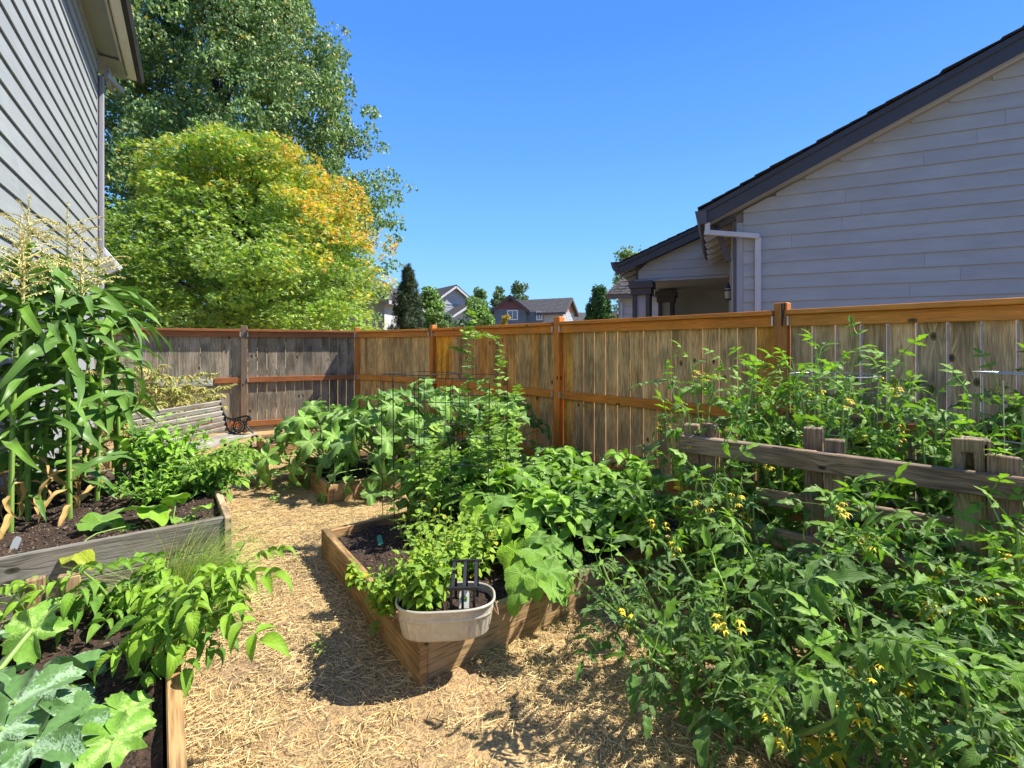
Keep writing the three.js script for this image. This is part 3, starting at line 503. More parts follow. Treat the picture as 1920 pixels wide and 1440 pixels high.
// ================================================================ oval tub, rack, tags
const TUB = new THREE.Vector3(-.285, .2, -2.03);
{
  const g = thing('metal_tub', 'oval galvanised metal tub resting on the bed corner', 'tub', TUB, .10), a = .205, r0 = .10, H = .135, N = 240;
  const ring = (k, off) => { const t = k / N * Math.PI * 2, e = .62, c = Math.cos(t), s = Math.sin(t); return [Math.sign(c) * Math.pow(Math.abs(c), e) * (a + off), Math.sign(s) * Math.pow(Math.abs(s), .8) * (r0 + off + .015)]; };
  const b = new B(), prof = [[-.03, 0], [-.022, .0], [-.018, .008], [-.008, .075], [-.006, .085], [-.001, .088], [-.001, .096], [-.005, .1], [0, H]];
  for (const [o, y] of prof) for (let k = 0; k <= N; k++) { const rib = y > .01 && y < .08 ? .004 * Math.pow(Math.max(0, Math.cos(k / N * Math.PI * 2 * 30)), 2) : 0, [x, z] = ring(k, o + rib); b.vert(x, y, z, k / N * 4, y * 3); }
  for (let j = 0; j < prof.length - 1; j++) for (let k = 0; k < N; k++) { const q = j * (N + 1) + k; b.quad(q, q + N + 1, q + N + 2, q + 1); }
  const tex = dataTex(512, 256, (u, v) => { const n = fbm(u * 26, v * 13, 5, 2, 26, 13), m = fbm(u * 60, v * 30, 15, 3, 60, 30), l = .80 + .09 * (n > .52 ? 1 : .2) * m + .12 * (fbm(u * 4, v * 3, 7, 3, 4, 3) - .5); return [l, l * .97, l * .9]; });
  const steel = std({ map: tex, color: C(.74, .73, .69), roughness: .42, metalness: .25, side: THREE.DoubleSide }); mesh('wall', b.geo(), steel, g);
  const rim = []; for (let k = 0; k < N; k++) { const [x, z] = ring(k, .003); rim.push(new THREE.Vector3(x, H, z)); } rim.push(rim[0].clone());
  const br = new B(); br.tube(rim, .006, 7, [1, 1, 1], 1, false); mesh('rolled_rim', br.geo(), steel, g);
  const bs = new B(), c0 = bs.vert(0, H - .02, 0, 0, 0, [.1, .07, .05]); let pr = []; for (let r = 1; r <= 6; r++) { const cur = []; for (let k = 0; k <= 48; k++) { const [x, z] = ring(k / 48 * N, -.004), s = r / 6; cur.push(bs.vert(x * s, H - .035 + .02 * (fbm(x * s * 30 + 5, z * s * 30 + 5, 3, 3) - .2), z * s, x * s * 2, z * s * 2, [.11, .08, .055])); } for (let k = 0; k < 48; k++) r === 1 ? bs.tri(c0, cur[k + 1], cur[k]) : bs.quad(pr[k], pr[k + 1], cur[k + 1], cur[k]); pr = cur; } mesh('potting_soil', bs.geo(), soilMat, g);
  for (const s of [-1, 1]) { const hb = new B(); hb.tube(new THREE.CatmullRomCurve3([[s * (a - .004), H - .03, -.05], [s * (a + .012), H - .06, -.045], [s * (a + .02), H - .085, 0], [s * (a + .012), H - .06, .045], [s * (a - .004), H - .03, .05]].map((q) => new THREE.Vector3(...q))).getPoints(16), .004, 6); mesh('handle', hb.geo(), std({ color: C(.22, .12, .07), roughness: .7, metalness: .3 }), g); }
}
{ // small black slatted rack stuck into the tub
  const g = thing('slatted_rack', 'small black slatted rack standing in the oval metal tub', 'rack', TUB.clone().add(new THREE.Vector3(.075, .085, .005)), .05), k3 = [-.048, 0, .048];
  for (const x of k3) { board('front_bar', g, M.black, [x, .058, .055], [.011, .135, .007], [1, 1, 1], { c: .001 }); board('rear_bar', g, M.black, [x + .012, .09, -.055], [.012, .19, .007], [1, 1, 1], { c: .001 }); board('top_slat', g, M.black, [x + .006, .152, -.001], [.014, .006, .125], [1, 1, 1], { c: .001, rot: [.47, 0, 0] }); }
  board('front_crossbar', g, M.black, [0, .12, .06], [.135, .013, .008], [1, 1, 1], { c: .001 }); board('rear_crossbar', g, M.black, [.012, .182, -.058], [.135, .012, .008], [1, 1, 1], { c: .001 });
}
function tag(name, label, pos, w, h, mat, rot) { const sh = new THREE.Shape(); sh.moveTo(-w / 2, -h * .5); sh.lineTo(w / 2, -h * .5); sh.lineTo(w / 2, h * .25); sh.absarc(0, h * .25, w / 2, 0, Math.PI); const g = new THREE.ExtrudeGeometry(sh, { depth: .0015, bevelEnabled: false }), m = mesh(numbered(name), g, mat, scene); m.position.copy(pos); m.rotation.set(...rot); m.userData = { label, category: 'plant tag' }; return m; }
{
  const cv = document.createElement('canvas'); cv.width = 64; cv.height = 128; const g = cv.getContext('2d'); g.fillStyle = '#d9dcd0'; g.fillRect(0, 0, 64, 128); g.fillStyle = '#6d8f3e'; g.beginPath(); g.arc(30, 60, 22, 0, 7); g.fill(); g.fillStyle = '#3c5a22'; g.beginPath(); g.arc(38, 72, 12, 0, 7); g.fill();
  const t = new THREE.CanvasTexture(cv); t.colorSpace = THREE.SRGBColorSpace; t.wrapS = t.wrapT = THREE.RepeatWrapping; t.repeat.set(24, 14); t.offset.set(.5, .5);
  tag('plant_tag', 'round topped paper plant tag in the oval tub behind the rack', TUB.clone().add(new THREE.Vector3(.082, .145, .035)), .042, .07, std({ map: t, roughness: .6 }), [-.3, .1, 0]);
  tag('plant_tag', 'green plastic plant tag in bare soil of the bean bed', at(712, 1012, .19), .03, .06, std({ color: C(.02, .2, .13), roughness: .35 }), [-.5, .2, .35]);
  tag('plant_tag', 'grey plastic plant tag in soil at the foot of the corn', at(30, 1018, .36), .035, .06, std({ color: C(.32, .36, .38), roughness: .35 }), [-.3, .3, -.1]);
}

// ================================================================ wire cages
function cage(label, X, D, { r = .2, h = 1.2, taper = .85, n = 4, rings = [1, .72, .42], mat = M.wire, square = false, w = .0028, group, rows }) {
  const g = thing('wire_cage', label, 'plant cage', V(X, D, .08), rr(0, 1), group);
  const radius = (t) => r * lerp(taper, 1, t), seg = square ? 4 : 28;
  for (const t of rings) { const pts = [], dy = square ? 0 : rr(-.02, .02); for (let k = 0; k <= seg; k++) { const a = k / seg * Math.PI * 2; pts.push(new THREE.Vector3(Math.cos(a) * radius(t), h * t + dy * Math.cos(a), Math.sin(a) * radius(t))); } const b = new B(); if (square) for (let k = 0; k < 4; k++) b.tube([pts[k], pts[k + 1]], w, 5); else b.tube(pts, w, 5, [1, 1, 1], 1, false); mesh('ring', b.geo(), mat, g); }
  for (let k = 0; k < n; k++) { const a = k / n * Math.PI * 2, b = new B(); b.tube([0, .25, .5, .75, 1.02].map((t) => new THREE.Vector3(Math.cos(a) * radius(t), h * t - .05, Math.sin(a) * radius(t))), w, 5); mesh('upright', b.geo(), mat, g); }
  return g;
}
R = rng(83);
cage('black square wire cage wrapped in pea vines', -.36, 3.28, { r: .33, h: 1.13, taper: .95, n: 8, square: true, rings: [1, .86, .66, .5, .32], w: .0028 });
cage('black square wire cage standing behind the pea cage in the zucchini', -.70, 3.62, { r: .30, h: 1.13, taper: .95, n: 8, square: true, rings: [1, .66, .33], w: .0028 });
cage('galvanised round wire cage among tomatoes under the grey fence boards', 1.95, 2.85, { r: .23, h: 1.165, n: 4, mat: M.wireZinc, w: .003 });
cage('galvanised round wire cage holding the tallest tomato vine', 2.62, 2.33, { r: .24, h: 1.2, n: 4, mat: M.wireZinc, w: .003 });

// ================================================================ leaves
// texture of a simple leaf: v runs base to tip, u across; pale midrib and side veins
const veinTex = dataTex(128, 256, (u, v) => { const s = Math.abs(u - .5) * 2, lat = Math.abs((((v - s * .34) * 8) % 1 + 1) % 1 - .5) * 2; const vein = Math.max(sstep(.07, .02, s), .55 * sstep(.84, .97, lat) * sstep(1.05, .6, s)); const l = .88 + .14 * (fbm(u * 8, v * 12, 3, 3, 8, 12) - .5) + .12 * vein; return [l + .05 * vein, l, l - .04]; });
const veinBump = dataTex(128, 256, (u, v) => { const s = Math.abs(u - .5) * 2, lat = Math.abs((((v - s * .34) * 8) % 1 + 1) % 1 - .5) * 2; const l = .75 - .6 * sstep(.6, 1, lat) - .5 * sstep(.1, 0, s) + .2 * fbm(u * 14, v * 24, 5, 2, 14, 24); return [l, l, l]; }, { srgb: false });
// corn: fine lengthwise lines
const strapTex = dataTex(128, 128, (u, v) => { const s = Math.abs(u - .5) * 2, l = .86 + .14 * (fbm(u * 40, v * 3, 4, 2, 40, 3) - .5) + .14 * sstep(.10, .03, s) + .1 * (fbm(u * 4, v * 4, 9, 3, 4, 4) - .5); return [l, l, l - .03]; });
// squash: veins radiating from the stalk, silver flecks beside them when asked for
function palmTex(silver, seed, base = [1, 1, 1]) {
  return dataTex(512, 512, (u, v) => {
    const x = (u - .5) * 2, y = (v - .5) * 2, r = Math.hypot(x, y), a = Math.atan2(x, y); let vein = 0, near = 0;
    for (let k = -3; k <= 3; k++) { const va = k * .72, d = a - va, perp = Math.abs(Math.sin(d)) * r, along = Math.cos(d) * r; if (along > 0) { vein = Math.max(vein, sstep(.016 + .012 * (1 - r), .004, perp)); const side = Math.abs(((along * 7 - perp * 5) % 1 + 1) % 1 - .5) * 2; if (perp < .24) vein = Math.max(vein, .5 * sstep(.88, .98, side) * sstep(.26, .05, perp)); near = Math.max(near, sstep(.2, .02, perp)); } }
    const n = fbm(u * 18, v * 18, seed, 4, 18, 18), fl = silver * sstep(.48, .76, n * .45 + near * .42 + .5 * (fbm(u * 70, v * 70, seed + 3, 3, 70, 70) - .4));
    const l = .84 + .2 * (fbm(u * 40, v * 40, seed + 9, 3, 40, 40) - .5), mixc = (g, sv) => lerp(g * (l + .16 * vein), sv, fl * .82); return [mixc(base[0], .72), mixc(base[1], .82), mixc(base[2], .70)];
  });
}
const leafMat = (c, { t = .38, coat = .25, map = veinTex, bump = veinBump, bs = .0016, rough = .92, cr = .38 } = {}) => phy({ color: C(c[0] * 2.15, c[1] * 1.9, c[2] * .6), specularIntensity: .45, vertexColors: true, map, bumpMap: bump, bumpScale: bs, roughness: rough, transmission: t, thickness: 0, clearcoat: coat, clearcoatRoughness: cr, side: THREE.DoubleSide });
const variants = (n, f) => Array.from({ length: n }, (_, k) => f(k));
// one blade along +z: half width w(t), fold along the midrib, droop towards the tip, optional sideways twist
function blade(b, o, { L = .1, W = .04, n = 7, w = (t) => Math.pow(Math.sin(Math.PI * Math.pow(t, .75)), .85), fold = .25, droop = .4, roll = 0, bend = 0, wave = 0, cols = 2, c = [1, 1, 1], yaw = 0, x0 = 0, y0 = 0, z0 = 0, pitch = 0, ph = 0 } = {}) {
  let y = 0, z = 0, x = 0, prev = null; const cy = Math.cos(yaw), sy = Math.sin(yaw);
  for (let k = 0; k <= n; k++) {
    const t = k / n, th = pitch - droop * t; if (k) { z += Math.cos(th) * L / n * Math.cos(bend * t); x += L / n * Math.sin(bend * t); y += Math.sin(th) * L / n; }
    const hw = W * .5 * Math.max(w(t), k === 0 ? .12 : .02), row = [];
    for (let j = 0; j <= cols * 2; j++) {
      const s = (j - cols) / cols, as = Math.abs(s), f = fold + roll * as, lx = hw * s * Math.cos(f * as), ly = hw * as * Math.sin(f) + wave * hw * as * Math.sin(t * 17 + ph + (s > 0 ? 0 : 2)), px = x + lx, pz = z, py = y + ly;
      row.push(b.vert(o.x + x0 + px * cy + pz * sy, o.y + y0 + py, o.z + z0 - px * sy + pz * cy, .5 + s * .5, t, c));
    }
    if (prev) for (let j = 0; j < cols * 2; j++) b.quad(prev[j], row[j], row[j + 1], prev[j + 1]);
    prev = row;
  }
  return { x, y, z };
}
const O = new THREE.Vector3();
const ovate = (o) => { const b = new B(); blade(b, O, o); return b.geo(); };
const tooth = (t) => Math.pow(Math.sin(Math.PI * Math.pow(t, .7)), .8) * (.58 + .42 * Math.abs(((t * 3.5 + .25) % 1) - .5) * 2);
// compound leaf: a rachis with paired leaflets and a large end leaflet
function compound({ L = .22, pairs = 3, leaf = .09, wd = .5, droop = .8, curlDroop = .7, lobed = true, stalk = .28, n = 10, sub = true, fold = .25, roll = 0 }) {
  const b = new B(), pts = []; let y = 0, z = 0; const N = 8;
  for (let k = 0; k <= N; k++) { const th = .25 - droop * k / N; if (k) { y += Math.sin(th) * L / N; z += Math.cos(th) * L / N; } pts.push(new THREE.Vector3((R() - .5) * .004, y, z)); }
  b.tube(pts, (t) => lerp(.0026, .001, t), 4, [1.25, 1.2, 1]);
  const w = lobed ? tooth : undefined, spec = (l, yaw, p) => ({ L: l, W: l * wd, n, ...(w ? { w } : {}), fold: fold + rr(-.1, .25), droop: curlDroop * rr(.5, 1.5), roll, wave: lobed ? .16 : .05, yaw, x0: p.x, y0: p.y, z0: p.z, pitch: rr(-.25, .15), ph: rr(0, 6), cols: 1, c: tone([1, 1, 1], .1) });
  const P = (t) => { const k = Math.min(N - 1, Math.floor(t * N)); return pts[k].clone().lerp(pts[k + 1], t * N - k); };
  for (let q = 0; q < pairs; q++) { const t = lerp(stalk, .86, q / Math.max(1, pairs - 1)), p = P(t); for (const s of [-1, 1]) { const l = leaf * lerp(.72, 1, Math.sin((q + 1) / (pairs + 1) * Math.PI)) * rr(.85, 1.1); blade(b, O, spec(l, s * rr(.95, 1.35), p)); } if (sub && q < pairs - 1) { const p2 = P(t + .09); for (const s of [-1, 1]) blade(b, O, { ...spec(leaf * .33, s * 1.4, p2), n: 3 }); } }
  blade(b, O, spec(leaf * 1.25, rr(-.15, .15), pts[N])); return b.geo();
}
// rounded lobed blade fed by a stalk at its notch
function palm({ r = .15, lobes = 5, deep = .3, teeth = .05, cup = .15, ruffle = .12, droop = .35, segs = 44, rings = 4, notch = .35, point = .15, ph = 0, sharp = .7 }) {
  const b = new B(), f = (a) => { const k = Math.abs(a) / Math.PI, lob = Math.abs(Math.cos(a * lobes / 2 * .92)); let q = 1 - deep + deep * Math.pow(lob, sharp) + teeth * (Math.abs(((a * 4.3 + 9) % 1) - .5) * 2 - .5) + point * Math.pow(Math.max(0, Math.cos(a)), 6); q *= lerp(1, .82, k); q *= 1 - notch * sstep(.86, 1, k); return q; };
  const c0 = b.vert(0, 0, 0, .5, .5, [1.05, 1.05, 1]); let prev = null;
  for (let j = 1; j <= rings; j++) { const cur = []; for (let i = 0; i <= segs; i++) { const a = lerp(-Math.PI * .985, Math.PI * .985, i / segs), q = f(a) * r * j / rings, x = Math.sin(a) * q, z = Math.cos(a) * q, rho = q / r; const y = cup * r * rho * rho + ruffle * r * rho * rho * Math.sin(a * lobes + ph) * .5 + .16 * r * rho * (.6 - Math.abs(Math.cos(a * lobes / 2 * .92))) - droop * r * rho * rho * (z > 0 ? z / r + .2 : .25); cur.push(b.vert(x, y, z, .5 + x / r * .45, .5 + z / r * .45, [1, 1, 1])); } for (let i = 0; i < segs; i++) prev ? b.quad(prev[i], cur[i], cur[i + 1], prev[i + 1]) : b.tri(c0, cur[i], cur[i + 1]); prev = cur; }
  return b.geo();
}
const stemMat = (c) => phy({ color: C(...c), vertexColors: true, roughness: .6, transmission: .12, thickness: 0 });
// a plant: leaves become parts (the 300 that show largest), the rest one body of foliage
class Plant {
  constructor(name, label, category, X, D, y = 0, group) { this.g = thing(name, label, category, V(X, D, y), 0, group); this.L = []; this.S = new B(); this.o = new THREE.Object3D(); this.o.rotation.order = 'YXZ'; this.mats = []; }
  leaf(geo, mat, p, yaw, pitch = 0, roll = 0, s = 1, name = 'leaf') { const o = this.o; o.position.copy(p); o.rotation.set(-pitch, yaw, roll, 'YXZ'); if (Array.isArray(s)) o.scale.set(...s); else o.scale.setScalar(s); o.updateMatrix(); const w = p.clone().add(this.g.position), sc = Array.isArray(s) ? s[2] : s; if (!geo.boundingSphere) geo.computeBoundingSphere(); this.L.push({ geo, mat, m: o.matrix.clone(), name, k: sc * geo.boundingSphere.radius / Math.max(.4, w.distanceTo(camera.position)) }); }
  finish(stem, max = 300, stemName = 'stem') {
    if (this.S.p.length) mesh(stemName, this.S.geo(), stem, this.g);
    this.L.sort((a, b) => b.k - a.k);
    this.L.slice(0, max).forEach((l) => { const m = mesh(l.name, l.geo, l.mat, this.g); l.m.decompose(m.position, m.quaternion, m.scale); });
    const rest = this.L.slice(max);
    if (rest.length) { const gs = rest.map((l) => { const q = l.geo.clone().applyMatrix4(l.m), c = q.attributes.color, k = l.mat.color; for (let i = 0; i < c.count; i++) c.setXYZ(i, c.getX(i) * k.r, c.getY(i) * k.g, c.getZ(i) * k.b); return q; }); const mm = rest[0].mat.clone(); mm.color.setRGB(1, 1, 1); stuff(mesh('foliage', mergeGeometries(gs), mm, this.g)); }
    return this.g;
  }
}
const curve = (pts, n = 12) => new THREE.CatmullRomCurve3(pts).getPoints(n);
const vec = (x, y, z) => new THREE.Vector3(x, y, z);

// ================================================================ sweet corn
{
  R = rng(201);
  const CM = [[.065, .16, .06], [.082, .195, .06], [.05, .13, .06]].map((c) => leafMat(c, { map: strapTex, bump: strapTex, bs: .002, coat: .5, t: .3 })), dry = leafMat([.36, .27, .32], { map: strapTex, bump: strapTex, bs: .002, coat: .1 });
  const strapW = (t) => Math.min(1, .55 + t * 2.2) * Math.pow(1 - Math.pow(t, 2.2), .8);
  const CL = variants(12, () => ovate({ L: rr(.55, .82), W: rr(.08, .115), n: 18, w: strapW, fold: rr(.15, .45), droop: rr(1.3, 2.5), bend: rr(-.6, .6), wave: rr(.2, .5), pitch: rr(.55, 1.0), ph: rr(0, 6), cols: 2 }));
  const tasselMat = phy({ vertexColors: true, roughness: .8, transmission: .2, thickness: 0, color: C(.95, .9, .8) });
  const tassel = (seed) => { // spike and arching branches beaded with small anthers
    const b = new B(), br = (pts, r, n) => { b.tube(pts, (t) => lerp(r, .0018, t), 4, [.62, .62, .26]); for (let k = 0; k < n; k++) { const t = Math.pow(R(), .8), i = Math.min(pts.length - 2, Math.floor(t * (pts.length - 1))), p = pts[i].clone().lerp(pts[i + 1], R()), a = rr(0, 6.28), L = rr(.012, .021), y = rr(-.7, .5), cc = tone(pick([[.74, .70, .38], [.68, .72, .42], [.66, .52, .24]]), .15); blade(b, p, { L, W: L * .38, n: 2, yaw: a, pitch: y, cols: 1, c: cc, fold: .2, w: (q) => Math.sin(Math.PI * (q * .8 + .15)) }); } };
    br([vec(0, 0, 0), vec(.004, .12, .003), vec(.0, .26, .0), vec(.008, .40, .006)], .007, 150);
    const n = 19; for (let k = 0; k < n; k++) { const a = k * 2.4 + rr(-.3, .3), y0 = .02 + k * .011, L = rr(.20, .30), c = Math.cos(a), s = Math.sin(a), up = rr(.55, 1.0), pts = []; for (let j = 0; j <= 6; j++) { const t = j / 6, out = L * (Math.sin(t * 1.3) * .8); pts.push(vec(c * out, y0 + L * (up * t - .5 * t * t), s * out)); } br(pts, .0036, 74); }
    return b.geo();
  };
  const TG3 = variants(3, tassel);
  const spots = [[-3.22, 3.07, 2.02, 'by the grey house wall, leaning over the bed soil'], [-3.02, 2.93, 1.86, 'in front of the tallest corn stalk'], [-3.34, 3.55, 2.08, 'with a tassel against the grey wall'], [-3.12, 3.30, 1.72, 'with drooping leaves over the pepper bushes'], [-3.45, 3.78, 1.86, 'close to the house corner'], [-2.95, 2.76, 1.66, 'at the end of the bed'], [-3.02, 3.62, 1.74, 'arching towards the bench'], [-3.42, 3.32, 1.95, 'pressed against the siding'], [-3.18, 3.78, 1.55, 'nearest the bench'], [-2.78, 2.95, 1.5, 'short and broad, above the bare soil'], [-2.90, 3.28, 1.35, 'low and leafy beside the pepper bushes'], [-3.30, 2.86, 1.75, 'half hidden at the wall end of the row'], [-3.12, 3.12, 1.6, 'in the thick of the row'], [-3.28, 3.42, 1.75, 'wedged between two taller corn stalks']];
  spots.forEach(([X, D, H, say], k) => {
    const y0 = .32, g = new Plant('corn_plant', (k < 6 ? 'tall tasselled sweet corn plant ' : 'leafy sweet corn plant ') + say, 'corn plant', X, D, y0, 'sweet corn in the grey bed');
    const lx = rr(-.07, .07), lz = rr(-.07, .07), top = curve([vec(0, 0, 0), vec(lx * .3, H * .4, lz * .3), vec(lx, H * .78, lz), vec(lx * 1.4, H - .3, lz * 1.4)], 14);
    g.S.tube(top, (t) => lerp(.0155, .006, t) * (1 + .12 * (Math.abs((t * 9) % 1 - .5) < .06 ? 1 : 0)), 7, (t) => [lerp(.95, 1.1, t), 1, 1]);
    const n = 22, a0 = rr(0, 6.28); for (let j = 0; j < n; j++) { const t = lerp(.06, .95, Math.pow(j / (n - 1), 1.2)), p = top[Math.min(13, Math.floor(t * 14))].clone().lerp(top[Math.min(14, Math.floor(t * 14) + 1)], t * 14 % 1), low = t < .2 && R() < .5; g.leaf(pick(CL), low ? dry : pick(CM), p, a0 + j * Math.PI + rr(-.7, .7), low ? -.6 : rr(-.25, .2), rr(-.5, .5), (t > .8 ? .62 : t < .2 ? (low ? .5 : .9) : 1) * rr(.8, 1.08) * (X > -3.05 ? .85 : 1)); }
    if (k % 2 === 0) { const e = new B(), p = top[6]; e.tube([vec(0, 0, 0), vec(.02, .06, .02), vec(.035, .14, .04), vec(.04, .2, .05)], (t) => .024 * Math.sin(Math.PI * (t * .75 + .2)), 8, [1.2, 1.15, .9]); const m = mesh('ear', e.geo(), CM[1], g.g); m.position.copy(p); m.rotation.y = rr(0, 6); const s = new B(); for (let q = 0; q < 40; q++) { const a = rr(0, 6.28); s.tube([vec(.04, .19, .05), vec(.04 + .02 * Math.cos(a), .22, .05 + .02 * Math.sin(a)), vec(.04 + .045 * Math.cos(a), .21 - .03 * R(), .05 + .045 * Math.sin(a))], .0009, 3, [.6, .55, .2]); } mesh('silk', s.geo(), tasselMat, m); }
    if (k < 6) { const m = mesh('tassel', TG3[k % 3], tasselMat, g.g); m.position.copy(top[14]); m.rotation.y = rr(0, 6); m.scale.setScalar(rr(.9, 1.12)); }
    g.finish(stemMat([.20, .33, .06]), 300, 'stalk');
  });
}

// ================================================================ tomatoes
const TM = [[.075, .185, .045], [.055, .145, .045], [.13, .30, .045], [.10, .235, .045]].map((c) => leafMat(c, { coat: .2, cr: .36, t: .5 })), TY = leafMat([.34, .32, .06], { coat: .1, t: .4 });
R = rng(211);
const TL = variants(14, (k) => compound({ L: rr(.14, .27), pairs: k % 3 === 0 ? 2 : k % 4 === 1 ? 4 : 3, leaf: rr(.05, .095), wd: rr(.36, .62), droop: rr(.3, 1.5), curlDroop: rr(.4, 1.5), fold: rr(.1, .5), roll: k % 5 === 0 ? .5 : 0 })), TLs = variants(3, () => compound({ L: .10, pairs: 2, leaf: .05, droop: .3, curlDroop: .4, sub: false, n: 6 }));
const tomStem = stemMat([.26, .40, .10]);
const petal = phy({ color: C(.95, .74, .03), vertexColors: true, roughness: .7, transmission: .3, thickness: 0, side: THREE.DoubleSide });
const flowerGeo = (() => { const b = new B(); for (let f = 0; f < 6; f++) { const o = vec(rr(-.04, .04), rr(-.035, .015), rr(-.04, .04)); for (let k = 0; k < 6; k++) blade(b, o, { L: .021, W: .009, n: 3, yaw: k * 1.047, pitch: .3, droop: 1.2, cols: 1, c: [1, 1, 1], w: (t) => 1 - t * .9 }); b.tube([o.clone(), o.clone().add(vec(0, -.012, 0))], (t) => lerp(.003, .001, t), 4, [1, .9, .4]); b.tube([o.clone(), o.clone().lerp(vec(0, .05, 0), .5).add(vec(0, .012, 0)), vec(0, .05, 0)], .001, 3, [.25, .5, .5]); } return b.geo(); })();
function tomato(label, X, D, y, { stems = 6, H = 1.1, spread = .28, lean = [0, 0], n = 13, fl = 4, lo = .12, fruit = 2, big = 1.14, dark = false }) {
  const g = new Plant('tomato_plant', label, 'tomato plant', X, D, y, 'tomato plants along the trellis');
  for (let s = 0; s < stems; s++) {
    const a = s / stems * 6.28 + rr(-.5, .5), h = H * rr(.76, 1.02), sp = spread * rr(.4, 1.2), ox = Math.cos(a) * sp + lean[0] * h, oz = Math.sin(a) * sp - lean[1] * h;
    const pts = curve([vec(rr(-.03, .03), 0, rr(-.03, .03)), vec(ox * .45 + rr(-.05, .05), h * .35, oz * .45 + rr(-.05, .05)), vec(ox * .85 + rr(-.06, .06), h * .7, oz * .85 + rr(-.06, .06)), vec(ox * 1.15, h, oz * 1.15)], 22);
    g.S.tube(pts, (t) => lerp(.0105, .0032, t), 6, (t) => [lerp(1, .9, t), 1, lerp(1, .9, t)]);
    let ya = rr(0, 6);
    for (let j = 0; j < n; j++) { const t = lerp(lo, 1, Math.pow(j / (n - 1), .85)), i = Math.min(21, Math.floor(t * 22)), p = pts[i].clone().lerp(pts[i + 1], Math.min(1, t * 22 - i)); ya += 2.35 + rr(-.4, .4); const tip = t > .95; g.leaf(tip ? pick(TLs) : pick(TL), tip ? TM[2] : (t < .35 && R() < .06) ? TY : dark ? pick([TM[0], TM[1], TM[1]]) : pick(t > .62 ? [TM[2], TM[3], TM[3], TM[0]] : [TM[0], TM[1], TM[0], TM[3]]), p, ya, tip ? rr(.4, 1.0) : rr(-.5, .6), rr(-.6, .6), (tip ? rr(.9, 1.3) : lerp(1.1, .95, t) * rr(.6, 1.2)) * big);
      if (R() < .35 && !tip) { const q = p.clone().add(vec(Math.cos(ya) * .03, .02, Math.sin(ya) * .03)); g.leaf(pick(TLs), TM[2], q, ya + 1, .8, 0, rr(.6, 1)); } }
    for (let q = Math.floor(fl / stems + R()); q > 0; q--) { const p = pts[Math.floor(rr(11, 21))].clone().add(vec(rr(-.05, .05), rr(-.02, .04), rr(-.05, .05))); const m = mesh('flower_cluster', flowerGeo, petal, g.g); m.position.copy(p); m.rotation.y = rr(0, 6); m.scale.setScalar(rr(.9, 1.3)); }
  }
  for (let k = 0; k < fruit; k++) { const m = mesh('green_tomato', new THREE.SphereGeometry(rr(.011, .018), 12, 9), std({ color: C(.28, .42, .1), roughness: .35 }), g.g); m.position.set(rr(-.15, .15), rr(.3, .6), rr(.02, .2)); }
  return g.finish(tomStem);
}
{
  // along(t, off): t metres along the front trellis from its far end, off metres behind it
  const al = (t, off) => [1.02 + .785 * t + .62 * off, 2.72 - .62 * t + .785 * off];
  const T = (label, t, off, o) => tomato(label, ...al(t, off), .03, o);
  R = rng(221);
  T('tall tomato plant with yellow flowers at the end of the trellis', .02, .28, { H: 1.28, spread: .24, stems: 7, fl: 16 });
  T('tomato plant growing through the middle of the front trellis', .5, .33, { H: 1.26, spread: .27, fl: 6, stems: 7 });
  T('tomato plant with tall arching shoots before the grey fence boards', .78, .62, { H: 1.45, spread: .28, fl: 6, stems: 7 });
  T('tomato plant behind the notched trellis post', 1.15, .36, { H: 1.18, spread: .27, fl: 3 });
  T('lanky tomato vine standing inside the galvanised cage', 1.42, .78, { H: 1.4, spread: .22, fl: 8, stems: 6 });
  T('tomato plant crowding the rear trellis near the dark bracket post', .32, .72, { H: 1.38, spread: .27, fl: 4, stems: 7 });
  T('tomato plant between the two wire cages', 1.1, .8, { H: 1.12, spread: .26, fl: 3 });
  T('tomato plant past the last trellis post', 1.75, .4, { H: 1.2, spread: .28, fl: 4 });
  // the ones sprawling on the path side of the trellis
  T('dark leafy tomato sprawling in front of the lower trellis rail', .55, -.24, { H: .80, spread: .36, lean: [-.08, -.12], stems: 7, fl: 5, fruit: 3, dark: true });
  T('tomato with thick pale stems spreading before the notched post', 1.05, -.30, { H: .80, spread: .36, lean: [-.08, -.08], stems: 6, fl: 6 });
  T('tomato with yellow flower trusses below the trellis end', 1.5, -.22, { H: .92, spread: .32, lean: [-.06, -.08], stems: 6, fl: 11 });
  T('bushy tomato at the corner where trellis and bean bed meet', .10, -.10, { H: .74, spread: .30, lean: [-.16, -.04], stems: 7, fl: 5, fruit: 4 });
  T('low tomato trailing over the dry path', .24, -.80, { H: .52, spread: .36, lean: [-.28, -.12], stems: 7, n: 10, fl: 2, lo: .2, big: .95, dark: true });
  T('dark low tomato at the very end of the sprawling row', 1.38, -.96, { H: .62, spread: .4, lean: [-.05, -.05], stems: 7, n: 12, fl: 2, dark: true });
  T('low dark tomato at the foot of the trellis', .58, -.93, { H: .62, spread: .4, lean: [-.05, -.05], stems: 7, n: 12, fl: 2, dark: true });
  T('low tomato growing in front of the thick stemmed one', .98, -.98, { H: .64, spread: .4, lean: [0, -.05], stems: 7, n: 12, fl: 3, dark: true });
}

